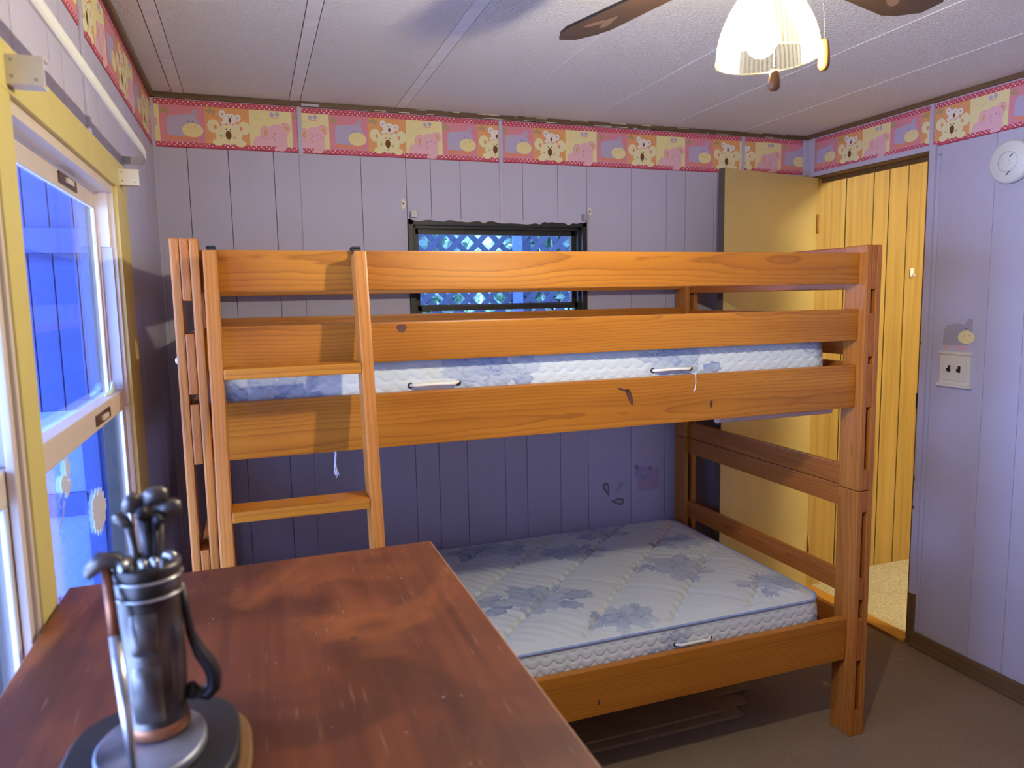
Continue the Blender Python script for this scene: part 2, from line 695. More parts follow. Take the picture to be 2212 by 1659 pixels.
# vertical battens over the panel joints
for x in (.516, 1.3285, 2.546):
    lo = 1.85 if abs(x - 1.3285) < .01 else 2.085
    board('panel_batten', x - .0085, x + .0085, -.006, 0, lo if lo < 2 else 2.08, 2.262, LILAC, wb, .002)
board('panel_batten', .508, .524, -.004, 0, .03, 2.08, LILAC, wb, .0015)
board('corner_bead', -.001, .011, -.011, 0, .0, 2.26, LILAC, wb, .002)
board('corner_bead', W - .022, W, -.02, 0, 2.09, 2.26, LILAC, wb, .003)
board('panel_batten', W - .008, W, -.722, -.705, 2.073, 2.262, LILAC, wr, .002)
board('panel_batten', W - .006, W, -.062, -.045, 2.095, 2.262, LILAC, wr, .002)
for y, z0 in ((-1.21, 1.87), (-2.43, 1.87)):
    board('panel_batten', 0, .007, y - .009, y + .009, z0, 2.262, LILAC, wl, .002)
# brown cove strips under the ceiling
board('trim_1', 0, W, -.012, 0, 2.262, H, TRIMWOOD, bev=.003, kind='structure')
board('trim_2', W - .012, W, YF, -.012, 2.262, H, TRIMWOOD_Y, bev=.003, kind='structure')
board('trim_3', 0, .014, YF, -.012, 2.262, H, TRIMWOOD_Y, bev=.003, kind='structure')
# worn paint where the cove was touched up
g = G()
for i in range(34):
    x = random.uniform(.6, 2.85)
    L = random.uniform(.01, .09)
    z = random.choice((2.2625, 2.277))
    g.box(x, x + L, -.0128, -.0118, z, z + random.uniform(.0012, .0035))
g.done('paint_smears', CREAM, bpy.data.objects['trim_1'], kind='stuff')
board('touch_up_strip', .525, .59, -.0155, -.012, 2.263, 2.272, LILAC, bpy.data.objects['trim_1'], .001)

# ceiling: stippled panels with battens over the joints
ce = board('ceiling', -.1, W + .1, YF - .1, .1, H + .006, H + .08, flat('ceiling_seam', (70, 66, 66)), bev=0, kind='structure')
jx = [.096 + .405 * i for i in range(0, 7)]
edges = [-.1] + jx + [W + .1]
for k, (p, q) in enumerate(zip(edges, edges[1:])):
    board('ceiling_panel', p + (.0215 if 1 <= k < 4 else .0004), q - (.0215 if k < 3 else .0004), YF - .1, .1, H, H + .006, CEIL, ce, 0)
for i, x in enumerate(jx):
    hw = .0190 if i < 3 else .004
    board('ceiling_batten', x - hw, x + hw, YF, -.012, H - (.0005 if i < 3 else .002), H + (.006 if i < 3 else -.0001), BATTEN_W, ce, .001 if i < 3 else .0006)

# baseboards
for nm, a in (('baseboard_right', (W - .014, W, YF, -.735, 0, .066)), ('baseboard_back', (.0, W - .05, -.012, 0, 0, .066)), ('baseboard_left', (0, .012, YF, 0, 0, .066))):
    o = board(nm, *a, TRIMWOOD_Y if nm != 'baseboard_back' else TRIMWOOD, bev=.004, kind='structure')
board('shoe_mould', W - .026, W - .014, YF, -.735, 0, .016, TRIMWOOD_Y, bpy.data.objects['baseboard_right'], .005)

# ------------------------------------------------------------------ nursery border (flat print in layers)


def clip_poly(p, lo, hi):
    for s, lim in ((1, lo), (-1, hi)):
        out = []
        for i in range(len(p)):
            a, b = p[i - 1], p[i]
            ia, ib = s * (a[0] - lim) >= 0, s * (b[0] - lim) >= 0
            if ia != ib:
                t = (lim - a[0]) / (b[0] - a[0])
                out.append((lim, a[1] + t * (b[1] - a[1])))
            if ib: out.append(b)
        p = out
        if len(p) < 3: return []
    return p


def ell(u, v, ru, rv, n=18, rot=0, wob=0, k=0):
    o = []
    for i in range(n):
        a = 2 * pi * i / n
        q = 1 + wob * math.sin(k * a)
        x, y = ru * q * math.cos(a), rv * q * math.sin(a)
        o.append((u + x * math.cos(rot) - y * math.sin(rot), v + x * math.sin(rot) + y * math.cos(rot)))
    return o


def hippo():
    L = [('pink', [(0, .115), (1, .115), (1, .885), (0, .885)], 1), ('salmon', [(.17, .16), (.80, .16), (.80, .25), (.17, .25)], 2)]
    for du, r in ((.0, .5), (.06, -.2), (-.05, 1.2)):
        L.append(('leaf', ell(.12 + du, .80 - abs(du), .035, .07, 10, r), 2))
    body = [(.15, .26), (.14, .45), (.15, .60), (.20, .66), (.32, .67), (.45, .68), (.60, .70), (.68, .71), (.80, .66), (.88, .52), (.90, .35), (.70, .24), (.3, .24)]
    L += [('lav', body, 3), ('lav', ell(.775, .74, .065, .06), 3), ('grey', ell(.78, .745, .025, .025, 8), 4)]
    L += [('muzzle', ell(.715, .375, .235, .148, 24), 4), ('black', ell(.625, .55, .011, .011, 8), 4), ('black', ell(.715, .555, .011, .011, 8), 4)]
    for u, v in ((.64, .42), (.77, .45)):
        L += [('tan', ell(u, v, .035, .034, 12), 5), ('muzzle', ell(u, v, .026, .025, 12), 6)]
    return L


def koala():
    L = [('orange', [(0, .115), (1, .115), (1, .885), (0, .885)], 1)]
    for du, r in ((.0, .5), (.07, -.3), (-.06, 1.1)):
        L.append(('leaf', ell(.13 + du, .82 - abs(du) * .6, .03, .065, 10, r), 2))
    L += [('cream', ell(.18, .49, .14, .145, 22, 0, .05, 9), 2), ('cream', ell(.87, .47, .14, .145, 22, 0, .05, 9), 2),
          ('salmon', ell(.22, .47, .035, .05, 10), 3), ('salmon', ell(.80, .45, .035, .05, 10), 3),
          ('cream', ell(.52, .32, .31, .215, 30, 0, .02, 14), 4), ('cream', ell(.27, .15, .13, .075, 18, 0, .05, 8), 5), ('cream', ell(.78, .14, .13, .075, 18, 0, .05, 8), 5),
          ('brown', ell(.51, .31, .068, .095, 16), 6), ('brown', [(.506, .15), (.518, .15), (.518, .24), (.506, .24)], 6),
          ('black', ell(.465, .435, .014, .017, 8), 6), ('black', ell(.56, .43, .014, .017, 8), 6),
          ('olive', ell(.34, .29, .032, .032, 10), 6), ('olive', ell(.64, .26, .032, .032, 10), 6),
          ('white', ell(.39, .755, .078, .085, 14, 0, .08, 7), 5), ('white', ell(.74, .68, .07, .08, 14, 0, .08, 7), 5),
          ('grey', ell(.39, .75, .02, .025, 8), 6), ('grey', ell(.73, .685, .02, .025, 8), 6),
          ('white', ell(.555, .655, .165, .118, 20), 6), ('white', ell(.40, .565, .055, .04, 12), 6), ('white', ell(.685, .515, .05, .04, 12), 6),
          ('brown', ell(.557, .625, .033, .05, 12), 7), ('brown', [(.548, .535), (.556, .535), (.556, .58), (.548, .58)], 7),
          ('black', ell(.53, .705, .009, .011, 8), 7), ('black', ell(.60, .70, .009, .011, 8), 7)]
    return L


def elephant():
    L = [('yellow', [(0, .115), (1, .115), (1, .885), (0, .885)], 1),
         ('elp', [(.05, .115), (.07, .22), (.13, .30), (.22, .335), (.4, .35), (.6, .3), (.7, .115)], 2),
         ('ele', ell(.37, .41, .125, .145, 18), 3), ('elp', ell(.37, .41, .105, .125, 18), 4), ('ear', ell(.385, .40, .055, .08, 12), 5),
         ('ele', ell(.83, .52, .125, .12, 18), 3), ('elp', ell(.83, .52, .105, .1, 18), 4), ('ear', ell(.84, .51, .06, .065, 12, -.4), 5),
         ('elp', ell(.64, .38, .245, .215, 26), 6), ('elp', ell(.76, .2, .115, .16, 18, .2), 6), ('elp', ell(.72, .075, .12, .058, 16), 6), ('elp', ell(.60, .06, .045, .045, 12), 6),
         ('black', ell(.575, .385, .011, .012, 8), 7), ('black', ell(.70, .42, .011, .012, 8), 7), ('rosy', ell(.54, .315, .025, .028, 10), 7), ('rosy', ell(.785, .39, .025, .028, 10), 7),
         ('brown', [(.56, .265), (.575, .275), (.59, .245), (.58, .24)], 7),
         ('lav', ell(.53, .795, .05, .05, 12, .4), 2), ('lav', ell(.655, .81, .05, .05, 12, -.4), 2), ('ele', [(.53, .715), (.70, .735), (.70, .75), (.53, .73)], 3)]
    for i in range(7):
        t0, t1 = i / 7, (i + .6) / 7
        p = lambda t: (.14 + .34 * t, .73 - .06 * math.sin(pi * t))
        a, b = p(t0), p(t1)
        L.append(('leaf', [a, b, (b[0], b[1] + .008), (a[0], a[1] + .008)], 2))
    return L


TILES = [hippo(), koala(), elephant()]


def border(parent, conv, u0, u1, first_u, first_kind, z0, z1, tw=.1495, step=1):
    """conv(u, z, d) maps strip coordinates to the room; d is the print layer height"""
    g = G()
    h = z1 - z0

    def face(col, pts, layer):
        pts = clip_poly(pts, u0, u1)
        if len(pts) >= 3:
            g.mat(BC[col])
            ar = sum(pts[i - 1][0] * pts[i][1] - pts[i][0] * pts[i - 1][1] for i in range(len(pts)))
            if ar < 0: pts = pts[::-1]
            g.f([g.v(conv(u, v, .0006 + .00012 * layer)) for u, v in pts])
    Z = lambda v: z0 + v * h
    face('band', [(u0, z0), (u1, z0), (u1, z1), (u0, z1)], 0)
    face('edge', [(u0, z0), (u1, z0), (u1, Z(.018)), (u0, Z(.018))], .5)
    n = int((u1 - first_u) / tw) + 3
    for i in range(-int((first_u - u0) / tw) - 2, n):
        uu = first_u + i * tw
        if uu > u1 or uu + tw < u0: continue
        for k, (col, pts, layer) in enumerate(TILES[(first_kind + i) % 3]):
            face(col, [(uu + a * tw, Z(b)) for a, b in pts], layer + k * .14)
    du = .0182
    k0 = int(u0 / du) - 1
    for k in range(k0, int(u1 / du) + 2):
        for row, v in ((0, .035 + .022), (.5, .085 + .008), (.5, .915), (0, .962)):
            uu = (k + row) * du
            if uu - .003 < u0 or uu + .003 > u1: continue
            tp = (uu - first_u) / tw
            kind = (first_kind + math.floor(tp)) % 3
            tf = tp - math.floor(tp)
            if v < .12 and ((kind == 1 and (.14 < tf < .41 or .64 < tf < .92)) or (kind == 2 and .54 < tf < .86)): continue
            face('dot', ell(uu, Z(v), .0026, .0026, 8), 2)
    return g.done('wallpaper_border', None, parent, fix=False)


zb0, zb1 = 2.0905, 2.2605
cb = lambda u, z, d: (u, -d, z)
border(wb, cb, .0112, .5075, .0275, 0, zb0, zb1, .1535)
border(wb, cb, .5245, 1.320, .6258 - .15, 2, zb0 - .001, zb1, .1505)
border(wb, cb, 1.337, 2.5375, 1.3381 - .012, 0, zb0, zb1, .1502)
border(wb, cb, 2.5545, 2.896, 2.6158 - .152, 1, zb0 + .008, zb1, .152)
cr = lambda u, z, d: (W - d, -u, z)
border(wr, cr, .0625, .7045, .0526, 0, zb0 + .008, zb1 - .003, .1512)
border(wr, cr, .7225, 3.2, .7275 - .004, 1, zb0 + .002, zb1 - .003, .152)
cl = lambda u, z, d: (d, u, z)
border(wl, cl, -1.2, -.0005, -.12, 2, zb0, zb1, .1535)
border(wl, cl, -2.42, -1.22, -1.353, 0, zb0, zb1, .1535)

# ------------------------------------------------------------------ door, casing, hallway
dj = thing('door_frame', (W, -.38, 0), None, None)
dj['kind'] = 'structure'
dj.name = 'trim_4'
board('jamb', W - .012, W + .11, -.722, -.708, .0, 2.085, JAMBWOOD, dj, .002)
board('jamb', W - .012, W + .11, -.06, -.046, .0, 2.085, HALLWOOD, dj, .002)
board('head_jamb', W - .012, W + .11, -.722, -.046, 2.071, 2.085, JAMBWOOD, dj, .002)
board('casing', W - .013, W, -.742, -.714, .23, 2.098, LILAC, dj, .003)
board('casing_foot', W - .0125, W, -.742, -.714, .0, .23, JAMBWOOD, dj, .003)
board('head_casing', W - .016, W, -.714, -.040, 2.078, 2.100, LILAC, dj, .003)
board('door_stop', W + .045, W + .06, -.708, -.06, 2.052, 2.071, JAMBWOOD, dj, .001)
board('strike_plate', W - .0135, W + .0, -.7145, -.706, 1.03, 1.095, BRONZE, dj, .001)
board('threshold', W - .03, W + .045, -.706, -.06, 0, .014, THRESH, dj, .004)
g = G()
for z in (.55, .6, .72, .95, 1.3):
    g.box(W - .0135, W - .0125, -.718 + random.uniform(-.006, .006), -.714, z, z + random.uniform(.01, .03))
g.done('paint_chips', TRIMWOOD_Y, dj, kind='stuff')

ang = math.atan2(.136, .62)
MD = Matrix.Translation((2.9045, -.100, 0)) @ Matrix.Rotation(ang, 4, 'Z')
dr = thing('door_1', None, None, None, M=MD)
dr['kind'] = 'structure'
g = G(); g.box(-.642, 0, 0, .034, .012, 2.068, .002)
dl = g.done('door_leaf', DOORPAINT, dr, M=MD)
g = G(); g.box(-.6435, -.642, .0, .034, .012, 2.068)
g.done('door_edge', DOOREDGE, dr, M=MD)
for z in (.25, 1.05, 1.85):
    g = G(); g.tube([(.004, -.004, z - .045), (.004, -.004, z + .045)], .006, 8)
    g.done('hinge', THRESH, dr, M=MD)

hw = wall('wall_hall', 'x', .034, .10, .030, [3.074, 3.206, 3.387, 3.49, 3.62, 3.78, 3.9, 4.1], W + .1, 4.4, [], 0, 2.5, HALLWOOD, flat('hall_groove', (40, 28, 14)), .004, .0035)
board('wall_hall_far', 4.4, 4.5, -2.6, .1, 0, 2.5, HALLWOOD, bev=0, kind='structure')
board('wall_hall_end', W + .1, 4.5, -2.7, -2.6, 0, 2.5, HALLWOOD, bev=0, kind='structure')
board('ceiling_hall', W + .1, 4.5, -2.7, .1, 2.45, 2.5, BATTEN_W, bev=0, kind='structure')
board('floor_hall', W + .02, 4.5, -2.7, .1, -.05, .006, HALLCARPET, bev=0, kind='structure')
t = thing('hall_ceiling_light', (3.5, -1.6, 2.45), 'round lit ceiling light in the hallway beyond the door', 'ceiling light')
G().lathe([(.27, 2.45), (.27, 2.43), (.24, 2.43)], 32, (3.5, -1.6, 0)).done('rim', WHITE, t)
G().lathe([(.245, 2.43), (.235, 2.40), (.15, 2.36), (.01, 2.345)], 32, (3.5, -1.6, 0)).done('diffuser', HALLBULB, t)
g = G()
g.lathe([(.016, 0), (.018, .004), (.014, .008)], 12)
g.tube([(0, .006, 0), (0, .006, .0)], .001)
g.bm.free()
g = G()
g.lathe([(.012, -.022), (.014, -.012), (.014, .016), (.010, .024)], 12, (3.665, .024, 1.616), 1, .4)
g.tube([(3.665, .018, 1.612), (3.665, .008, 1.604), (3.665, .006, 1.598), (3.665, .004, 1.606)], .004, 6)
g.done('wall_hook', WHITE, label='small white stick-on hook on the wood panelled hall wall', cat='hook')

def unproj(px, py, ax, val):
    d = rt * ((px - 1106) / FPX) - up * ((py - 829.5) / FPX) + fw
    i = 'xyz'.index(ax)
    return CAM + d * ((val - CAM[i]) / d[i])


# ------------------------------------------------------------------ left wall double window
CX = .015


def sash_window(idx, y0, y1, label_kind):
    """y0<y1 opening; upper sash outside, lower sash inside"""
    wn = thing('window_%d' % idx, (0, (y0 + y1) / 2, .72), None, None)
    wn['kind'] = 'structure'
    zt, zb = 1.812, .72
    # frame: head lip, jambs, sill
    board('head_frame', -.055, .006, y0, y1, 1.787, zt, VINYL_B, wn, .002)
    for a, b in ((y0, y0 + .012), (y1 - .012, y1)):
        board('side_frame', -.0265, .006, a, b, 1.28, 1.787, VINYL, wn, .002)
        board('side_frame', -.0058, .006, a, b, zb, 1.279, VINYL, wn, .002)
        board('outer_frame', -.056, -.0275, a, b, 1.28, 1.787, BRONZE, wn, .002)
        board('outer_frame', -.056, -.0062, a, b, zb, 1.279, BRONZE, wn, .002)
    for s, ya in ((1, y0), (-1, y1)):
        e = ya + s * .012
        board('track_liner', -.026, -.002, min(e, e + s * .010), max(e, e + s * .010), 1.319, 1.66, VINYL_G, wn, .001)
        board('track_liner', -.026, -.004, min(e, e + s * .016), max(e, e + s * .016), 1.66, 1.787, VINYL, wn, .001)
        board('parting_bead', -.030, -.026, min(e, e + s * .018), max(e, e + s * .018), 1.31, 1.787, VINYL, wn, .001)
    board('sill', -.07, .01, y0, y1, zb, zb + .03, VINYL, wn, .003)
    # upper sash
    a, b = y0 + .012, y1 - .012
    x0, x1 = -.0385, -.030
    board('upper_top_rail', x0, x1, a, b, 1.748, 1.785, VINYL_B, wn, .003)
    board('upper_stile', x0, x1, a, a + .030, 1.30, 1.748, VINYL_B, wn, .003)
    board('upper_stile', x0, x1, b - .030, b, 1.30, 1.748, VINYL_B, wn, .003)
    board('upper_bottom_rail', x0, -.0315, a, b, 1.268, 1.306, VINYL_B, wn, .003)
    board('upper_pane', -.0365, -.0335, a + .026, b - .026, 1.300, 1.752, GLASS, wn, 0)
    # lower sash
    x0, x1 = -.0105, -.002
    board('meeting_rail', -.031, x1, a + .003, b - .003, 1.272, 1.318, VINYL_B, wn, .003)
    board('lower_stile', x0, x1, a + .003, a + .040, .80, 1.272, VINYL_B, wn, .003)
    board('lower_stile', x0, x1, b - .040, b - .003, .80, 1.272, VINYL_B, wn, .003)
    board('lower_bottom_rail', x0, x1, a + .003, b - .003, .752, .80, VINYL_B, wn, .003)
    board('lower_pane', -.0085, -.0055, a + .036, b - .036, .795, 1.277, GLASS, wn, 0)
    for e in (a + .040, b - .040):
        board('glazing_bead', -.0053, -.0025, e - .003, e + .003, .80, 1.272, VINYL_G, wn, .001)
    # tilt latches
    yc = (y0 + y1) / 2 + .115
    for nm, xa, zc in (('upper_latch', -.030, 1.768), ('lower_latch', -.002, 1.293)):
        l = board(nm, xa, xa + .003, yc - .075, yc + .075, zc - .011, zc + .011, BROWNMETAL, wn, .001)
        board('latch_bar', xa + .003, xa + .008, yc - .028, yc + .028, zc - .005, zc + .005, VINYL_B, l, .001)
    return wn


w1 = sash_window(1, LW1[0], LW1[1], 'a')
w2 = sash_window(2, LW2[0], LW2[1], 'b')
cs = thing('trim_5', (0, -1.8, 1.3), None, None)
cs['kind'] = 'structure'
board('head_casing', 0, CX, -2.87, -.842, 1.806, 1.872, YELLOW, cs, .002)
board('side_casing', 0, CX, -.992, -.842, .60, 1.806, YELLOW, cs, .002)
board('mullion_casing', 0, CX, -1.893, -1.818, .60, 1.806, YELLOW, cs, .002)
board('side_casing', 0, CX, -2.87, -2.72, .60, 1.806, YELLOW, cs, .002)
board('bottom_casing', 0, CX, -2.72, -.992, .60, .72, YELLOW, cs, .002)
# fluted beige edge of the left sash frame stands proud of the opening
for k, (ya, yb, xx) in enumerate(((-1.905, -1.893, .012), (-1.921, -1.906, .007), (-1.935, -1.924, .010))):
    board('fluted_stop', 0, xx, ya, yb, .72, 1.80, VINYL_B, w2, .002)

# decals on the lower pane
def decal(name, polys, conv, label, cat):
    g = G()
    for k, (m, pts) in enumerate(polys):
        g.mat(m)
        g.poly([conv(u, v, .0004 * (k + 1)) for u, v in pts], Vector(conv(0, 0, .0004)) - Vector(conv(0, 0, 0)))
    return g.done(name, None, None, label=label, cat=cat)


GL = lambda u, v, d: (-.0055 + d, u, v)
M_ST = flat('sticker_white', (205, 208, 222)); M_ST2 = flat('sticker_grey', (160, 160, 185))


def on_pane(pts):                                # where the sticker outlines meet the lower pane
    q = [unproj(a, b, 'x', -.0055) for a, b in pts]
    return [(p.y, p.z) for p in q]


cpts = [(136, 1062), (128, 1072), (124, 1088), (127, 1098), (133, 1094), (134, 1082), (131, 1078), (133, 1085), (131, 1105), (127, 1122), (121, 1140), (118, 1146)]
curl = [(M_ST2, on_pane([(a[0] - 1.1, a[1]), (a[0] + 1.1, a[1] + .6), (b[0] + 1.1, b[1] + .6), (b[0] - 1.1, b[1])])) for a, b in zip(cpts, cpts[1:])]
decal('butterfly_sticker', [(M_ST, on_pane(ell(145, 1011, 5, 25, 16, -.06))), (M_ST, on_pane(ell(138, 1046, 8, 19, 16))), (M_ST, on_pane(ell(146, 1055, 4, 22, 12, .2)))] + [(m_, p_) for m_, p_ in curl],
      GL, 'pale butterfly sticker with curling tail on the lower window pane', 'sticker')
random.seed(3)
tp = [(214 + 15 * math.cos(a) * random.uniform(.75, 1.2), 1104 + 54 * math.sin(a) * (1 if i % 2 else random.uniform(.6, .85))) for i, a in [(i, i / 34 * 2 * pi) for i in range(34)]]
decal('torn_sticker', [(M_ST, on_pane(tp))], GL, 'torn half scraped white sticker low on the window pane', 'sticker')

# crumpled bit of clear plastic on the meeting rail
g = G()
g.tube([(-.020, -1.15, 1.3205), (-.018, -1.08, 1.322), (-.018, -1.045, 1.331), (-.016, -1.025, 1.326)], [.003, .006, .012, .004], 8, flat=.5)
g.done('plastic_scrap', plain('clear_scrap', (215, 245, 240), .2), label='crumpled scrap of pale plastic on the window meeting rail', cat='scrap')

# blind brackets


def blind_bracket(y, s, label):
    t = thing('blind_bracket', (CX, y, 1.834), label, 'bracket', 'blind brackets on the yellow casing')
    x0, x1, z0, z1 = CX, .060, 1.815, 1.853
    board('end_plate', x0, x1, y - .0012, y + .0012, z0, z1, CREAM, t, .0008)
    ya, yb = sorted((y, y + s * .030))
    board('top_flange', x0, x1, ya, yb, z1 - .002, z1, CREAM, t, .0005)
    board('wall_flange', x0, x0 + .002, ya, yb, z0, z1, CREAM, t, .0005)
    board('bottom_flange', x0, x1 - .004, ya, yb, z0, z0 + .002, CREAM, t, .0005)
    for px, pz in ((.022, 1.846), (.022, 1.825), (.050, 1.822)):
        G().tube([(px, y - .0018, pz), (px, y + .0, pz)], .0025, 8).done('screw', METAL, t)
    return t


blind_bracket(-.95, 1, 'white blind bracket at the corner nearest the bunk bed')
blind_bracket(-1.83, 1, 'white blind bracket over the yellow board between the two left windows')

# curtain rod
t = thing('curtain_rod', (.06, -1.4, 1.9), 'flat white curtain rod curving back to the left wall above the yellow casing', 'curtain rod')
path = [(.066, -2.95 + i * .1) for i in range(21)] + [(.065, -.90), (.063, -.86), (.058, -.82), (.050, -.79), (.040, -.775), (.004, -.772)]


def strip(pts, z0f, hgt, th):
    g = G()
    rings = []
    for i, (x, y) in enumerate(pts):
        dx = pts[min(i + 1, len(pts) - 1)][0] - pts[max(i - 1, 0)][0]
        dy = pts[min(i + 1, len(pts) - 1)][1] - pts[max(i - 1, 0)][1]
        l = math.hypot(dx, dy)
        nx, ny = dy / l, -dx / l
        prof = [(0, 0), (.6, .0), (1, .18), (1, .82), (.6, 1), (0, 1)]
        rings.append([g.v((x + nx * th * a, y + ny * th * a, z0f + hgt * b)) for a, b in prof])
    for A, B in zip(rings, rings[1:]):
        for k in range(6):
            g.f([A[k], A[(k + 1) % 6], B[(k + 1) % 6], B[k]], False)
    g.f(rings[0]); g.f(rings[-1][::-1])
    return g


strip(path, 1.893, .024, .007).done('outer_rod', WHITE, t)
strip([(.0645, -2.93 + i * .1) for i in range(10)], 1.891, .028, .010).done('sleeve', WHITE, t)
board('rod_bracket', 0, .04, -.7735, -.771, 1.895, 1.915, METAL, t, .0005)
board('bracket_plate', 0, .002, -.80, -.765, 1.885, 1.93, LILAC, t, .0005)

# ------------------------------------------------------------------ back window
w3 = thing('window_3', (1.32, 0, 1.0), None, None)
w3['kind'] = 'structure'
x0, x1, z0, z1 = BW
fr = [(x0, x0 + .022, z0, z1), (x1 - .022, x1, z0, z1), (x0, x1, z1 - .022, z1), (x0, x1, z0, z0 + .02)]
for a in fr:
    board('outer_frame', a[0], a[1], -.014, .09, a[2], a[3], BRONZE, w3, .002)
for a in ((x0 + .022, x0 + .034, z0 + .02, z1 - .022), (x1 - .034, x1 - .022, z0 + .02, z1 - .022), (x0 + .022, x1 - .022, z1 - .034, z1 - .022)):
    board('inner_frame', a[0], a[1], .012, .08, a[2], a[3], BRONZE, w3, .0015)
zm = 1.483
for nm, ya, yb, za, zb in (('upper_sash_frame', .04, .065, zm - .004, z1 - .034), ('lower_sash_frame', .012, .036, z0 + .02, zm + .012)):
    for s in ((x0 + .034, x0 + .052, za, zb), (x1 - .052, x1 - .034, za, zb), (x0 + .034, x1 - .034, zb - .022, zb), (x0 + .034, x1 - .034, za, za + .02)):
        board(nm, s[0], s[1], ya, yb, s[2], s[3], BRONZE, w3, .0015)
board('upper_pane', x0 + .05, x1 - .05, .050, .053, zm + .01, z1 - .05, GLASS, w3, 0)
board('lower_pane', x0 + .05, x1 - .05, .022, .025, z0 + .03, zm - .008, GLASS, w3, 0)
# ragged lilac paint lapping on the top of the frame
g = G()
random.seed(11)
n = 40
top = [(x0 + .01 + (x1 - x0 - .02) * i / n, z1 + .004) for i in range(n + 1)]
bot = [(p[0], z1 - .002 - max(0, random.gauss(.003, .003)) - (.006 if 18 < i < 30 else 0)) for i, p in enumerate(top)]
g.poly([(a, -.0148, b) for a, b in top] + [(a, -.0148, b) for a, b in bot[::-1]], (0, .014, 0))
g.done('paint_overlap', LILAC, w3)


def angle_bracket(x, z, label, flip):
    t = thing('curtain_bracket', (x, 0, z), label, 'bracket')
    board('back_plate', x - .012, x + .012, -.003, 0, z - .016, z + .016, METAL, t, .0008)
    board('arm', x - .012, x - .009, -.028, -.003, z - .012, z + .014, METAL, t, .0006) if not flip else board('arm', x + .009, x + .012, -.028, -.003, z - .012, z + .014, METAL, t, .0006)
    board('front_plate', x - .012, x + .012, -.030, -.028, z - .014, z + .012, METAL, t, .0006)
    G().tube([(x, -.034, z), (x, -.028, z)], .004, 8).done('screw', METAL, t)
    return t


def hook_plate(x, z, label):
    t = thing('hook_plate', (x, 0, z), label, 'bracket')
    g = G()
    g.poly([(x + a, -.004, z + b) for a, b in ((-.009, -.018), (-.003, -.022), (.006, -.018), (.009, -.01), (.008, .014), (.004, .018), (-.007, .018), (-.009, .01))], (0, .004, 0))
    g.done('plate', CREAM, t)
    G().tube([(x, -.008, z), (x, -.004, z)], .0035, 8).done('screw', BRONZE, t)
    return t


hook_plate(.9067, 1.9095, 'small cream metal plate on lilac wall up left of the back window')
hook_plate(1.738, 1.895, 'small dull metal plate on lilac wall up right of the back window')
angle_bracket(.945, 1.868, 'shiny metal bracket on the top left corner of the back window', True)
angle_bracket(1.712, 1.868, 'shiny metal bracket on the top right corner of the back window', False)

# ------------------------------------------------------------------ outside
board('outdoor_ground', -9, 9, -9, 9, -.55, -.5, GRASS, bev=0, kind='structure')
pw = G().box(-2.6, -.18, 1.2, 1.28, -.5, 2.6).done('wall_porch', SIDING_D, None, kind='structure')
x = -2.6
while x < -.2:
    x1_ = min(x + .105, -.18)
    board('siding_board', x + .003, x1_ - .003, 1.19, 1.2, -.5, 2.6, SIDING, pw, .002)
    x += .105
board('beam', -2.6, -.18, 1.13, 1.19, 1.78, 1.90, SIDING, pw, .004)
pf = thing('window_4', (-.62, 1.19, .3), None, None)
pf['kind'] = 'structure'
for z in (.08, .62):
    board('film_pane', -1.0, -.545, 1.176, 1.19, z - .04, z + .46 - .08, FROST, pf, .002)
board('porch_rail', -1.05, -.53, 1.16, 1.19, .46, .58, SIDING, pf, .003)
board('porch_stile', -.545, -.47, 1.16, 1.19, -.1, 1.05, SIDING, pf, .003)
board('added_shade_roof_back', -2.6, 3.6, .35, 2.3, 2.62, 2.70, SIDING, bev=0, kind='structure')  # unseen roof added to keep sky light off the siding and lattice
board('added_shade_roof_left', -1.55, -.06, -4.4, .34, 2.14, 2.20, SIDING, bev=0, kind='structure')  # unseen roof added to block the high sky from the left windows

lt = thing('lattice_screen', (1.7, 1.2, .4), 'grey blue diagonal lattice screen outside the dark framed back window', 'lattice')
lx0, lx1, lz0, lz1 = .55, 3.0, .55, 2.35
P = .130
k = -30
for layer, s in ((0, 1), (1, -1)):
    for k in range(-20, 40):
        c = lx0 + k * P
        pts = []
        # line x = c + s*(z-lz0)
        za, zb = lz0, lz1
        for lim, sg in ((lx0, 1), (lx1, -1)):
            z_at = lz0 + (lim - c) * s
            if s * sg > 0: za = max(za, z_at)
            else: zb = min(zb, z_at)
        if zb - za < .08: continue
        hwid = .0165 * math.sqrt(2)
        y = 1.2 + layer * .008
        g = G()
        g.poly([(c + s * (z_ - lz0) + d, y, z_) for z_, d in ((za, -hwid), (za, hwid), (zb, hwid), (zb, -hwid))], (0, .007, 0))
        g.done('slat', LATTICE, lt)
board('post', 1.86, 1.93, 1.216, 1.29, -.5, 2.6, LATTICE, lt, .004)
board('post', 1.80, 1.86, 1.18, 1.2, -.5, 2.6, FROST, lt, .002)
for z in (lz0, lz1):
    board('frame_rail', lx0, lx1, 1.19, 1.22, z - .03, z + .03, LATTICE, lt, .003)
board('post', 2.3, 2.42, 1.19, 1.26, -.5, 2.6, LATTICE, lt, .004)

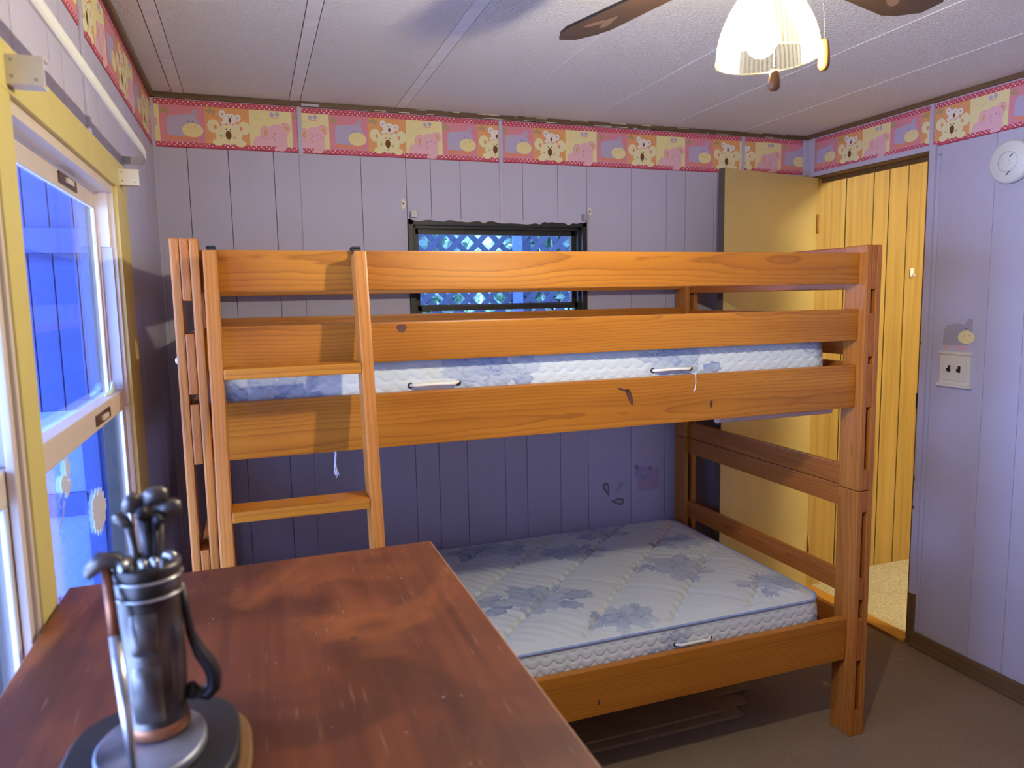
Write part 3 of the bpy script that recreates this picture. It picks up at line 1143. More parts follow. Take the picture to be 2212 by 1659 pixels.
for i, (bx_, by_, rr, seed) in enumerate(((1.35, 2.35, .56, 1), (2.62, 2.5, .58, 2), (2.3, 4.3, .95, 5))):
    sh = thing('garden_shrub', (bx_, by_, -.5), ('bushy shrub beyond the lattice, left part of the back window', 'bushy shrub beyond the lattice, right part of the back window', 'taller shrub standing further back between the two by the lattice')[i], 'shrub')
    rnd = random.Random(seed)
    g = G()
    for q in range(6000):
        d = Vector((rnd.gauss(0, 1), rnd.gauss(0, 1), rnd.gauss(0, 1))).normalized() * rr * rnd.uniform(.35, 1)
        c = Vector((bx_, by_, 1.5)) + Vector((d.x, d.y * .6, d.z * 1.9 if rr < .9 else d.z * 1.3))
        a = Vector((rnd.gauss(0, 1), rnd.gauss(0, 1), rnd.gauss(0, 1))).normalized()
        b = a.orthogonal().normalized()
        L = rnd.uniform(.04, .08)
        g.f([g.v(c - a * L), g.v(c + b * L * .5), g.v(c + a * L), g.v(c - b * L * .5)])
    g.done('foliage', LEAF, sh, kind='stuff', fix=False)
    G().tube([(bx_, by_, -.5), (bx_ + .05, by_, .6), (bx_ - .04, by_, 1.6)], [.06, .045, .02], 8).done('stem', BARK, sh)

# ------------------------------------------------------------------ bunk bed
BX0, BX1 = .1956, 2.1556            # inner faces of the end posts
YFR, YBK, WP = -1.1616, -.0444, .0903
TB = .0205                          # board thickness in the laminated posts
TP = 3 * TB
bed = thing('bunk_bed', (1.17, -.6, 0), 'honey pine bunk bed with slatted ends along the back wall', 'bunk bed')
ZS = .8655
PT = 1.6703
for xs, sg in ((BX0, -1), (BX1, 1)):
    for ya, yb in ((YFR, YFR + WP), (YBK - WP, YBK)):
        for za, zb in ((0, ZS - .0012), (ZS + .0012, PT)):
            for lay in (0, 2):
                xa = xs + sg * TB * lay
                board('post_board', xa, xa + sg * (TB - .0006), ya, yb, za, zb, PINE['z'], bed, .0045)
        board('foot_block', xs + sg * (TB), xs + sg * (2 * TB - .0006), ya + .001, yb - .001, 0, .09, PINE['z'], bed, .004)
    for za, zb in ((.272, .421), (.488, .564), (.792, .8642), (.8668, .938), (1.146, 1.289), (1.312, 1.4535), (1.529, 1.670)):
        xa = xs + sg * TB
        board('end_rail', xa, xa + sg * (TB - .0006), YFR + .0005, YBK - .0005, za, zb, PINE['y'], bed, .004)
YR = -1.1316
TR = .027
rails = {}
for nm, za, zb in (('guard_rail', 1.547, 1.6465), ('guard_rail', 1.3648, 1.4664), ('bed_rail', 1.143, 1.2845), ('bed_rail', .2693, .4167)):
    rails[za] = board(nm, BX0 + .001, BX1 - .001, YR, YR + TR, za, zb, PINE['x'], bed, .004)
    yb = YBK - .03
    board(nm, BX0 + .001, BX1 - .001, yb - TR, yb, za, zb, PINE['x'], bed, .004)
for zc in (1.143, .2693):
    for y in (YR + TR + .012, YBK - .03 - TR - .012):
        if not (zc > 1 and y < -1):
            board('slat_ledge', BX0 + .05, BX1 - .05, y - .011, y + .011, zc + .01, zc + .035, PINE['x'], bed, .002)
for zc in (1.178, .3045):
    for i in range(12):
        x = BX0 + .06 + i * (BX1 - BX0 - .12) / 11
        board('slat', x - .035, x + .035, YR + TR + .001, YBK - .03 - TR - .001, zc, zc + .012, PINE['y'], bed, .002)
# rounded cleat under the right half of the upper front rail, stops short of the post
g = G()
pr_ = [(-.016, 0), (-.016, .03), (.016, .03), (.016, 0), (.012, -.009), (0, -.013), (-.012, -.009)]
g.poly([(1.652, -1.086 + a, 1.134 + b) for a, b in pr_], (.441, 0, 0))
g.done('ledge_cleat', CLEAT, bed, label='pale rounded cleat')
# bolt on the left end
G().lathe([(.008, 0), (.009, .003), (.005, .007)], 12).done('bolt', METAL, bed, M=Matrix.Translation((BX0 - TP, YFR + .045, 1.39)) @ Matrix.Rotation(-pi / 2, 4, 'Y'))


def knot(x, z, rx, rz, rail, mat, rot=0, n=12):
    g = G()
    g.poly([(x + p[0], YR - .0004, z + p[1]) for p in ell(0, 0, rx, rz, n, rot, .1, 3)], (0, .0003, 0))
    g.done('knot', mat, rail)


knot(.663, 1.4505, .0135, .011, rails[1.3648], KNOT)
knot(1.322, 1.232, .008, .026, rails[1.143], KNOT, .35)
knot(1.600, 1.192, .005, .013, rails[1.143], KNOT2, -.1)
knot(1.218, .312, .003, .008, rails[.2693], KNOT2)
knot(1.30, 1.253, .018, .004, rails[1.143], KNOT, -.3)

# ladder hooked over the top rail
ld = thing('bunk_ladder', (.39, -1.4, 0), 'short pine ladder hooked over the top front rail with black hooks', 'ladder')
ML = Matrix.Translation((0, -1.172, 1.636)) @ Matrix.Rotation(math.atan(.158), 4, 'X').inverted() @ Matrix.Identity(4)
ML = Matrix.Translation((0, -1.1755, 1.636)) @ Matrix.Rotation(-math.atan(.158), 4, 'X')
Lr = 1.636 / math.cos(math.atan(.158)) - .006
for xa, xb in ((.2065, .2355), (.5405, .5695)):
    Mx = ML @ Matrix.Translation(((xa + xb) / 2, 0, -Lr / 2))
    g = G(); hx = (xb - xa) / 2
    g.box(-hx, hx, -.036, .036, -Lr / 2, Lr / 2, .004)
    g.done('ladder_rail', PINE['z'], ld, M=Mx)
    hk = G()
    xc = (xa + xb) / 2
    hk.box(xc - .0105, xc + .0105, -1.146, -1.1335, 1.585, 1.6525, .001)
    hk.box(xc - .0105, xc + .0105, -1.146, -1.100, 1.6480, 1.6555, .002)
    hk.box(xc - .0105, xc + .0105, -1.1035, -1.099, 1.615, 1.6555, .001)
    hk.done('hook', BLACK, ld, label='black hook')
for z in (1.376, 1.061, .746, .431, .116):
    yc = -1.1755 - .158 * (1.636 - z)
    board('tread', .2357, .5403, yc - .040, yc + .040, z - .025, z, PINE['x'], ld, .004)

# ------------------------------------------------------------------ mattresses


def flower_print(n, seed):
    rng = np.random.RandomState(seed)
    petals = []
    for cx, cy, s in n:
        m = rng.randint(26, 36)
        for i in range(m):
            a = rng.uniform(0, 2 * pi)
            d = rng.uniform(.1, 1.0) * s
            px, py = cx + d * .95 * math.cos(a), cy + d * .62 * math.sin(a)
            L = s * rng.uniform(.13, .30)
            petals.append((px, py, L, L * rng.uniform(.42, .7), a + rng.uniform(-.6, .6), rng.uniform(.35, .95)))
        for i in range(6):
            a = i * pi / 3 + rng.uniform(-.2, .2)
            petals.append((cx + .3 * s * math.cos(a), cy + .3 * s * math.sin(a), s * .3, s * .2, a, rng.uniform(.5, .8)))
    return petals


def eval_print(petals, X, Y):
    out = np.zeros_like(X)
    for px, py, L, Wd, a, k in petals:
        sel = (abs(X - px) < L * 1.2) & (abs(Y - py) < L * 1.2)
        if not sel.any(): continue
        dx, dy = X[sel] - px, Y[sel] - py
        u = (dx * math.cos(a) + dy * math.sin(a)) / L
        v = (-dx * math.sin(a) + dy * math.cos(a)) / Wd
        ang = np.arctan2(v, u)
        r = np.sqrt(u * u + v * v) * (1 + .12 * np.cos(7 * ang))
        m = np.clip((1 - r) / .08, 0, 1)
        vein = np.clip(1 - abs(np.abs(v) - .4 * (1 - abs(u))) / .07, 0, 1) * .35
        shade = k * (1 - .35 * (u * .5 + .5)) * (1 - vein) * (.85 + .45 * np.clip((r - .72) / .2, 0, 1))
        out[sel] = np.where(m > .3, m * shade, out[sel])
    return np.clip(out, 0, 1)


def tri(x):
    return 2 * abs(x - np.floor(x + .5))


def mattress(name, x0, x1, y0, y1, z0, z1, step, flowers, side_flowers, label, cat='mattress', handles=()):
    """rounded box shell: grid in a perimeter parameter s (front, right, back, left) plus a quilted top"""
    t = thing(name, ((x0 + x1) / 2, (y0 + y1) / 2, z0), label, cat)
    nx = int((x1 - x0) / step)
    ny = int((y1 - y0) / step)
    xs = np.linspace(x0, x1, nx + 1)
    ys = np.linspace(y0, y1, ny + 1)
    X, Y = np.meshgrid(xs, ys, indexing='ij')
    # rounded plan: pull corners in
    rc = .07

    def plan(Xa, Ya):
        cx, cy, hx, hy = (x0 + x1) / 2, (y0 + y1) / 2, (x1 - x0) / 2, (y1 - y0) / 2
        qx, qy = Xa - cx, Ya - cy
        ax = np.maximum(abs(qx) - (hx - rc), 0) / rc
        ay = np.maximum(abs(qy) - (hy - rc), 0) / rc
        m = np.maximum(ax, ay)
        l = np.sqrt(ax ** 2 + ay ** 2)
        f = np.where(l > 1e-9, m / np.maximum(l, 1e-9), 1)
        nxp = np.sign(qx) * (np.minimum(abs(qx), hx - rc) + ax * f * rc)
        nyp = np.sign(qy) * (np.minimum(abs(qy), hy - rc) + ay * f * rc)
        return nxp + cx, nyp + cy
    XP, YP = plan(X, Y)
    edge = np.minimum(np.minimum(X - x0, x1 - X), np.minimum(Y - y0, y1 - Y))
    dome = .012 * np.clip(edge / .12, 0, 1) ** .6 + .010 * np.clip(edge / .4, 0, 1)
    # scalloped diagonal stitch rows
    q = (X - Y) * .7071 - 1.174
    p = (X + Y) * .7071
    sc = .009 * tri(p / .05)
    d1 = np.abs(((q + sc) / .2157 + .5) % 1 - .5) * .2157
    q2 = (X - x0) * .60 + (Y - y0) * .80
    d2 = np.abs(((q2 + .006 * tri(q / .05)) / .34 + .5) % 1 - .5) * .34
    groove = .011 * np.exp(-(d1 / .008) ** 2) + .003 * np.exp(-(d2 / .012) ** 2)
    puff = .006 * (1 - np.exp(-(d1 / .05) ** 2))
    fade = np.clip((edge - .02) / .03, 0, 1)
    wr_ = .0012 * np.sin(p * 160 + 3 * np.sin(q * 14)) * np.clip(np.sin(q * 5 + p * 4) - .1, 0, 1)
    Z = z1 - .012 + dome + (puff - groove + wr_) * fade
    pr1 = eval_print(flowers, X, Y)
    verts = [np.stack([XP, YP, Z], -1).reshape(-1, 3)]
    cols = [pr1.reshape(-1)]
    idx = np.arange((nx + 1) * (ny + 1)).reshape(nx + 1, ny + 1)
    faces = [np.stack([idx[:-1, :-1], idx[1:, :-1], idx[1:, 1:], idx[:-1, 1:]], -1).reshape(-1, 4)]
    base = (nx + 1) * (ny + 1)
    # side band
    ring = np.concatenate([idx[:, 0], idx[-1, 1:], idx[-2::-1, -1], idx[0, -2:0:-1]])
    RX, RY = XP.reshape(-1)[ring], YP.reshape(-1)[ring]
    cxm, cym = (x0 + x1) / 2, (y0 + y1) / 2
    nxt, prv = np.roll(np.arange(len(ring)), -1), np.roll(np.arange(len(ring)), 1)
    tx, ty = RX[nxt] - RX[prv], RY[nxt] - RY[prv]
    l = np.maximum(np.hypot(tx, ty), 1e-9)
    nX, nY = ty / l, -tx / l
    sl = np.concatenate([[0], np.cumsum(np.hypot(np.diff(RX), np.diff(RY)))])
    hgt = z1 - .012 - z0
    nr = max(6, int(hgt / .0024))
    prev = ring
    for j in range(1, nr + 1):
        f = j / nr
        z = z1 - .012 - hgt * f
        bulge = .014 * math.sin(pi * f) ** .5 - .004
        zz = z - z0
        wv = (zz + .017 * np.abs(np.cos(sl / .088 * 2 * pi)) ** .9) / .027
        dd = np.abs((wv + .5) % 1 - .5) * .027
        gr = .0034 * np.exp(-(dd / .0028) ** 2) * min(1, f * 6) * min(1, (1 - f) * 6 + .01)
        off = bulge - gr
        vx, vy = RX + nX * off, RY + nY * off
        verts.append(np.stack([vx, vy, np.full_like(vx, z)], -1))
        # flowers on the side: parametrised by run length
        c = eval_print(side_flowers, sl, np.full_like(sl, zz)) if side_flowers else np.zeros_like(sl)
        cols.append(c)
        cur = base + np.arange(len(ring))
        base += len(ring)
        faces.append(np.stack([prev, cur, np.roll(cur, -1), np.roll(prev, -1)], -1))
        prev = cur
    V = np.concatenate(verts)
    F = np.concatenate(faces)
    ctr = np.array([cxm, cym, z0])
    me = bpy.data.meshes.new('ticking')
    me.from_pydata((V - ctr).tolist(), [], F.tolist() + [prev[::-1].tolist()])
    at = me.attributes.new('print', 'FLOAT_COLOR', 'POINT')
    cc = np.concatenate(cols)
    at.data.foreach_set('color', np.stack([cc, cc, cc, np.ones_like(cc)], -1).astype(np.float32).ravel())
    me.polygons.foreach_set('use_smooth', [True] * len(me.polygons))
    me.materials.append(MATTRESS)
    o = bpy.data.objects.new('ticking', me)
    COL.objects.link(o)
    place(o, Matrix.Translation(ctr), t)
    for zt in (z1 - .014, z0 + .006):
        g = G()
        g.tube([(RX[i] + nX[i] * .003, RY[i] + nY[i] * .003, zt) for i in list(range(0, len(ring), 2)) + [0]], .0045, 6)
        g.done('piping', PIPING, t, label='blue piping')
    for hx0, hx1, hz in handles:
        g = G()
        yf = y0 - .0095
        n = 10
        g.tube([(hx0 + (hx1 - hx0) * i / n, yf - .013 * min(1, 3 * math.sin(pi * i / n)), hz + .002 * math.sin(pi * i / n) + (.004 if i == n else 0)) for i in range(n + 1)], .0045, 8)
        h = g.done('handle', CORD, t, label='white cord handle')
        for hx in (hx0, hx1):
            G().lathe([(.007, 0), (.008, .002), (.004, .003)], 10).done('grommet', BRONZE, h, M=Matrix.Translation((hx, yf + .0015, hz)) @ Matrix.Rotation(pi / 2, 4, 'X'))
    return t


fl = [(1.76, -.70, .17), (1.15, -.78, .19), (1.68, -.20, .16), (2.0, -.95, .15), (1.38, -1.0, .12), (1.17, -.24, .17), (1.45, -.42, .15), (1.93, -.46, .13), (.75, -.55, .17), (.5, -.9, .15), (.45, -.25, .15), (.85, -1.0, .12), (.85, -.1, .12)]
MXL = (.214, 2.094)
mattress('lower_mattress', MXL[0], MXL[1], -1.090, -.122, .318, .497, .0046, flower_print(fl, 4),
         flower_print([(.98, .02, .11), (1.28, .08, .11), (1.86, .05, .10), (.5, .06, .1)], 9), 'pale blue floral quilted mattress on the lower bunk', handles=((1.502, 1.630, .428),))
mattress('upper_mattress', MXL[0], 2.083, -1.090, -.122, 1.191, 1.385, .006, flower_print([(1.0, -.5, .2), (1.6, -.6, .2), (.5, -.5, .2)], 5),
         flower_print([(.68, .13, .14), (1.27, .11, .13), (1.83, .16, .09), (.12, .1, .12)], 2), 'pale blue floral mattress on the upper bunk behind the guard rails', handles=((.687, .818, 1.297), (1.416, 1.547, 1.300)))
# loose threads
g = G()
g.tube([(.486, -1.096, 1.146), (.487, -1.098, 1.13), (.484, -1.10, 1.11), (.486, -1.10, 1.09), (.488, -1.10, 1.072)], [.003, .003, .0025, .0025, .001], 6)
g.tube([(.486, -1.098, 1.115), (.482, -1.10, 1.098), (.483, -1.10, 1.08), (.4865, -1.10, 1.068)], [.002, .0022, .002, .001], 6)
g.tube([(.485, -1.098, 1.1), (.489, -1.10, 1.085), (.4925, -1.10, 1.075)], [.0015, .0018, .0008], 6)
g.done('frayed_string', STRING, label='white frayed string hanging under the upper bed rail', cat='string')
g = G()
g.tube([(1.544, -1.1065, 1.2855), (1.543, -1.12, 1.2865), (1.5425, -1.1335, 1.285), (1.544, -1.1335, 1.26), (1.541, -1.1335, 1.24), (1.536, -1.1335, 1.232)], .0011, 6)
g.done('loose_thread', STRING, label='thin white thread hanging over the upper bed rail', cat='thread')

# ------------------------------------------------------------------ cardboard under the bed
cb1 = thing('flattened_carton', (1.5, -.6, 0), 'flattened brown carton lying under the bunk bed, lowest of two', 'cardboard box')
board('flap', 1.02, 1.90, -.925, -.15, .0, .012, CARDBOARD, cb1, .001)
board('flap', 1.90, 1.965, -.86, -.20, .0, .009, CARDBOARD, cb1, .001)
cb2 = thing('flattened_carton', (1.5, -.6, .014), 'flattened brown carton lying on top of the other under the bed', 'cardboard box')
board('flap', .95, 1.86, -.895, -.2, .014, .024, CARDBOARD, cb2, .001)
board('flap', 1.862, 2.03, -.80, -.25, .014, .021, CARDBOARD, cb2, .001)
g = G()
for i in range(7):
    x, y = random.uniform(1.95, 2.85), random.uniform(-1.1, -.5)
    g.box(x, x + .003, y, y + .003, 0, .002)
g.done('crumbs', SPECK, bpy.data.objects['floor'], kind='stuff')

# ------------------------------------------------------------------ dresser
DX0, DX1, DY0, DY1, DZ = .019, .5752, -2.76, -1.7705, 1.10
ds = thing('dresser', ((DX0 + DX1) / 2, (DY0 + DY1) / 2, 0), 'tall reddish brown wooden dresser under the left window', 'dresser')
g = G()
g.box(DX0, DX1, DY0, DY1, DZ - .022, DZ, .0012, 1)
tp_ = g.done('top', DRESSER_TOP, ds)
board('edge_band', DX1, DX1 + .001, DY0, DY1, DZ - .021, DZ - .0008, DRESSER_EDGE, ds, 0)
for y0, y1 in ((DY0 + .015, DY0 + .035), (DY1 - .035, DY1 - .015)):
    board('side_panel', DX0 + .01, DX1 - .03, y0, y1, .0, DZ - .022, DRESSER_SIDE, ds, .002)
board('back_panel', DX0 + .002, DX0 + .010, DY0 + .015, DY1 - .015, .05, DZ - .022, DRESSER_SIDE, ds, .001)
board('plinth', DX0 + .03, DX1 - .05, DY0 + .035, DY1 - .035, .0, .08, DRESSER_SIDE, ds, .002)
for i in range(5):
    z = .085 + i * .198
    d = board('drawer', DX0 + .02, DX1 - .014, DY0 + .038, DY1 - .038, z, z + .19, DRESSER_SIDE, ds, .004)
    for y in (DY0 + .25, DY1 - .25):
        G().lathe([(.008, 0), (.008, .012), (.016, .018), (.016, .026), (.008, .030)], 14).done('knob', BRONZE, d, M=Matrix.Translation((DX1 - .014, y, z + .095)) @ Matrix.Rotation(pi / 2, 4, 'Y'))
g = G()
random.seed(21)
for i in range(40):
    x, y = random.uniform(.16, .56), random.uniform(-2.4, -1.8)
    a = random.uniform(0, pi)
    L = random.uniform(.0004, .0014)
    d = Vector((math.cos(a), math.sin(a), 0)) * L
    n_ = Vector((-math.sin(a), math.cos(a), 0)) * random.uniform(.0002, .0004)
    c = Vector((x, y, DZ + .0001))
    g.poly([c - d - n_, c + d - n_, c + d + n_, c - d + n_], (0, 0, .0003))
g.done('specks', SPECK, tp_, kind='stuff')
g = G()
for x, y, r in ((.40, -2.10, .003), (.425, -2.20, .002)):
    g.poly([(x + p[0], y + p[1], DZ + .0001) for p in ell(0, 0, r * 1.6, r, 10)], (0, 0, .0003))
g.done('dent', KNOT2, tp_)

# ------------------------------------------------------------------ golf bag figurine
SX, SY = .2, -2.283
st = thing('golf_bag_figurine', (SX, SY, DZ), 'pewter golf bag figurine with clubs on a black plinth on the dresser', 'figurine')


def oval(cx, cy, rx, ry, z0, z1, rot, n=40, inset=.002, pw=2.0):
    g = G()
    prof = [(1 - inset / rx, z0), (1, z0 + inset), (1, z1 - inset), (1 - inset / rx, z1)]
    rings = []
    for s_, z in prof:
        ring = []
        for i in range(n):
            a = 2 * pi * i / n
            ca, sa = math.cos(a), math.sin(a)
            x = rx * s_ * math.copysign(abs(ca) ** (2 / pw), ca)
            y = ry * s_ * math.copysign(abs(sa) ** (2 / pw), sa)
            ring.append(g.v((cx + x * math.cos(rot) - y * math.sin(rot), cy + x * math.sin(rot) + y * math.cos(rot), z)))
        rings.append(ring)
    for A, B in zip(rings, rings[1:]):
        for i in range(n):
            g.f([A[i], A[(i + 1) % n], B[(i + 1) % n], B[i]], True)
    g.f(rings[0][::-1]); g.f(rings[-1])
    return g


oval(.198, -2.300, .082, .092, DZ, DZ + .007, 0, pw=2.8).done('plinth_foot', PLINTH_W, st, label='brown wood foot of the plinth')
oval(.196, -2.300, .074, .084, DZ + .007, DZ + .024, 0, pw=2.8).done('plinth', PLINTH, st)
oval(.196, -2.306, .046, .058, DZ + .024, DZ + .034, 0).done('turf_base', bag_metal('turf_pewter', (150, 150, 158), .45, .7), st, label='silvery turf base')
BZ = DZ + .034
SXb, SYb = .2005, -2.287
bag = G()
bag.lathe([(.024, BZ), (.0262, BZ + .003), (.0262, BZ + .012), (.0250, BZ + .014), (.0255, BZ + .06), (.0262, BZ + .10), (.0265, BZ + .132), (.0275, BZ + .136), (.0275, BZ + .143), (.0265, BZ + .146), (.0282, BZ + .150), (.0288, BZ + .157), (.0275, BZ + .160), (.0245, BZ + .158), (.0240, BZ + .120)], 32, (SXb, SYb, 0), cap=False)
b_ = bag.done('bag_body', PEWTER, st, fix=True)
G().lathe([(.0255, BZ + .001), (.0270, BZ + .003), (.0270, BZ + .011), (.0255, BZ + .013)], 32, (SXb, SYb, 0)).done('base_band', COPPER, b_, label='copper band')
G().lathe([(.001, BZ + .121), (.0242, BZ + .122)], 24, (SXb, SYb, 0), cap=False).done('bag_lining', PLINTH, b_)
for z in (BZ + .132, BZ + .147):
    pts = [(SXb + .0283 * math.cos(2 * pi * i / 24), SYb + .0283 * math.sin(2 * pi * i / 24), z) for i in range(25)]
    G().tube(pts, .0012, 6).done('trim_ring', PEWTER_L, b_)
# pockets: bulging panels front (towards the camera) and right
for a0, za, zb, wd, dp in ((-1.75, BZ + .018, BZ + .072, .55, .006), (-1.7, BZ + .08, BZ + .122, .5, .005), (-.5, BZ + .03, BZ + .11, .38, .004)):
    g = G()
    rows = []
    for j in range(9):
        fz = j / 8
        row = []
        for i in range(11):
            fa = i / 10
            a = a0 + (fa - .5) * 2 * wd
            e = (1 - abs(2 * fa - 1) ** 4) * (1 - abs(2 * fz - 1) ** 4)
            r = .0252 + dp * e
            row.append(g.v((SXb + r * math.cos(a), SYb + r * math.sin(a), za + (zb - za) * fz)))
        rows.append(row)
    for A, B in zip(rows, rows[1:]):
        for i in range(10):
            g.f([A[i], A[i + 1], B[i + 1], B[i]], True)
    g.done('pocket', PEWTER, b_)
# carry strap, a dark loop on the right
pts = [(.2270, -2.284, BZ + .132), (.2300, -2.284, BZ + .105), (.2320, -2.284, BZ + .085), (.2385, -2.284, BZ + .066), (.2455, -2.284, BZ + .054), (.2495, -2.284, BZ + .042), (.2485, -2.284, BZ + .030), (.2420, -2.284, BZ + .024), (.2350, -2.284, BZ + .026), (.2290, -2.284, BZ + .033)]
G().tube(pts, [.0035, .0035, .004, .006, .007, .007, .007, .0066, .005, .004], 10, flat=1.5).done('strap', PEWTER_D, st)
G().ball((.2300, -2.286, BZ + .030), (.006, .007, .009), 10, 8).done('strap_buckle', PEWTER_D, st)
# clubs
def club(n, base, tip, head_dir, hl, hw_, m):
    g = G()
    b0, t0 = Vector(base), Vector(tip)
    g.tube([b0, t0], .0036, 8)
    d = Vector(head_dir).normalized()
    g.tube([t0 - d * .003, t0 + d * hl * .3 + Vector((0, 0, .002)), t0 + d * hl * .75 + Vector((0, 0, .001)), t0 + d * hl], [hw_ * .55, hw_ * .95, hw_, hw_ * .45], 10, flat=.7)
    return g.done('club', m, st)


T = BZ + .155
cl_ = [((.200, -2.276, BZ + .125), (.1965, -2.274, T + .049), (-.5, -.1, .45), .016, .0100, PEWTER),
       ((.204, -2.277, BZ + .125), (.203, -2.276, T + .058), (.8, 0, .12), .018, .0092, PEWTER),
       ((.209, -2.279, BZ + .125), (.2125, -2.278, T + .044), (.9, 0, .3), .020, .0084, PEWTER),
       ((.195, -2.276, BZ + .125), (.187, -2.274, T + .034), (-.8, 0, .8), .017, .0058, PEWTER),
       ((.203, -2.282, BZ + .125), (.2015, -2.284, T + .042), (-.2, -.3, .5), .012, .0070, PEWTER_D),
       ((.206, -2.281, BZ + .125), (.2085, -2.282, T + .036), (.4, -.3, .5), .012, .0066, PEWTER_D),
       ((.190, -2.292, BZ + .125), (.188, -2.298, T + .004), (-.3, -.7, .2), .014, .0062, PEWTER_L),
       ((.197, -2.294, BZ + .125), (.1975, -2.300, T + .004), (.3, -.7, .2), .013, .0058, PEWTER_L),
       ((.206, -2.293, BZ + .125), (.2065, -2.299, T + .004), (.3, -.6, .2), .013, .0060, PEWTER_L),
       ((.214, -2.289, BZ + .125), (.2160, -2.294, T + .006), (.7, -.5, .2), .013, .0062, PEWTER_L)]
for i, c in enumerate(cl_):
    club(i, *c)
# long putter leaning on the front left of the bag
g = G()
top, bot = Vector((.1705, -2.300, T + .006)), Vector((.190, -2.362, BZ + .001))
g.tube([top, top.lerp(bot, .33)], [.0042, .0046], 10)
pt = g.done('putter_grip', COPPER, st, label='copper wrapped upper shaft')
g = G()
g.tube([top.lerp(bot, .33), top.lerp(bot, .7), bot], [.0050, .0046, .0026], 10)
g.done('putter_shaft', PEWTER_L, st)
g = G()
g.tube([(.1850, -2.298, T + .004), (.178, -2.299, T + .013), (.168, -2.300, T + .014), (.1585, -2.301, T + .006), (.156, -2.301, T + .0)], [.004, .0075, .0085, .0062, .003], 10, flat=.75)
g.done('putter_head', PEWTER, st)

# ------------------------------------------------------------------ ceiling fan with lamp
FX, FY = 1.13, -1.935
BU = Vector((1.113, -1.955, 1.938))
fan = thing('ceiling_fan', (FX, FY, H), 'brown bladed ceiling fan with a lit ribbed glass lamp shade', 'ceiling fan')
G().lathe([(.07, H), (.07, H - .02), (.045, H - .05), (.02, H - .055)], 24, (FX, FY, 0)).done('canopy', BRONZE, fan)
G().lathe([(.015, H - .05), (.015, H - .09)], 12, (FX, FY, 0)).done('downrod', BRONZE, fan)
G().lathe([(.03, H - .08), (.09, H - .095), (.105, H - .12), (.105, H - .155), (.08, H - .175), (.05, H - .18)], 28, (FX, FY, 0)).done('motor_housing', BRONZE, fan)
G().lathe([(.045, H - .18), (.05, H - .195), (.05, H - .225), (.035, H - .24)], 20, (FX, FY, 0)).done('switch_housing', BRONZE, fan)
ZB = 2.092
for i, a in enumerate((13, 105, 193, 285)):
    Mb = Matrix.Translation((FX, FY, ZB)) @ Matrix.Rotation(math.radians(a), 4, 'Z') @ Matrix.Rotation(math.radians(-9), 4, 'X')
    g = G()
    out = [(.14, -.045), (.44, -.062), (.475, -.05), (.515, -.022), (.515, .022), (.475, .05), (.44, .062), (.14, .045)]
    g.mat(BLADEWOOD)
    g.poly([(x, y, -.0028) for x, y in out], (0, 0, .0056))
    g.mat(BLADE_EDGE)
    for f in g.bm.faces:
        if abs(f.normal.z) < .5 and len(f.verts) == 4:
            f.normal_update()
    g.bm.normal_update()
    for f in g.bm.faces:
        if len(f.verts) == 4: f.material_index = 1
    b = g.done('blade', None, fan, M=Mb)
    g = G(); g.box(.07, .19, -.014, .014, .003, .009, .002)
    g.done('blade_arm', BRONZE, b, M=Mb)
    g = G()
    for k, (u, v, ru, rv, ro) in enumerate(((.40, .014, .030, .012, .5), (.40, -.012, .030, .011, -.4), (.375, .0, .022, .008, 0))):
        g.poly([(p[0], p[1], -.0030 - .0002 * k) for p in ell(u, v, ru, rv, 14, ro)], (0, 0, -.0002))
    g.done('butterfly_decal', plain('blade_decal', (104, 80, 70), .5), b, M=Mb)
# lamp: ribbed bell shade open below, fitter, bulb
ZR = 1.910
SC = Vector((1.138, -1.940, 0))
TILT = Matrix.Translation((SC.x, SC.y, ZR)) @ Matrix.Rotation(math.radians(-2), 4, 'Y')
prof = []
for i in range(13):
    f = i / 12
    prof.append((.0835 * math.cos(f * pi / 2 * .80) ** .72, .112 * f))
g = G()
NS = 136
g.lathe(prof, NS, (0, 0, 0), ribs=1, ramp=-.03, cap=False, smooth=False)
g.mat(SHADE); g.mat(SHADE_DIM)
for k, f in enumerate(g.bm.faces):
    f.material_index = (k % NS) % 2
g.done('lamp_shade', None, fan, M=TILT)
g = G()
pts = [(.0838 * math.cos(2 * pi * i / 64), .0838 * math.sin(2 * pi * i / 64), 0) for i in range(65)]
g.tube(pts, .0012, 6)
g.done('shade_rim', SHADE, fan, M=TILT)
G().lathe([(.032, ZR + .108), (.034, ZR + .112), (.030, ZR + .135), (.02, H - .24)], 20, (SC.x, SC.y, 0)).done('shade_fitter', BRONZE, fan)
G().lathe([(.013, BU.z + .03), (.013, BU.z + .085)], 12, (BU.x + .01, BU.y + .006, 0)).done('socket', WHITE, fan)
G().ball(BU, (.026, .026, .032), 20, 14).done('bulb', BULB, fan)
# pull chains
for cx, cy, za, zb, fz in ((1.315, -1.875, 2.05, 1.985, 0), (1.208, -1.874, 2.045, 1.925, 1)):
    pass


def pull_chain(x, y, ztop, zf, L, rr):
    g = G()
    z = ztop
    n = 0
    x_top, y_top = x - .03, y - .02
    while z > zf:
        f = (z - zf) / (ztop - zf)
        g.ball((x + (x_top - x) * f * f * .6, y + (y_top - y) * f * f * .6, z), .0014, 6, 4)
        z -= .0042
    c = g.done('pull_chain', BRONZE, fan)
    g = G()
    pr2 = [(.0005, zf), (rr * .6, zf - .001), (rr * .85, zf - L * .22), (rr, zf - L * .55), (rr, zf - L * .85), (rr * .6, zf - L), (.0005, zf - L)]
    g.lathe(pr2, 14, (x, y, 0))
    g.done('pull_fob', FOBWOOD, c, label='turned wooden pull fob')


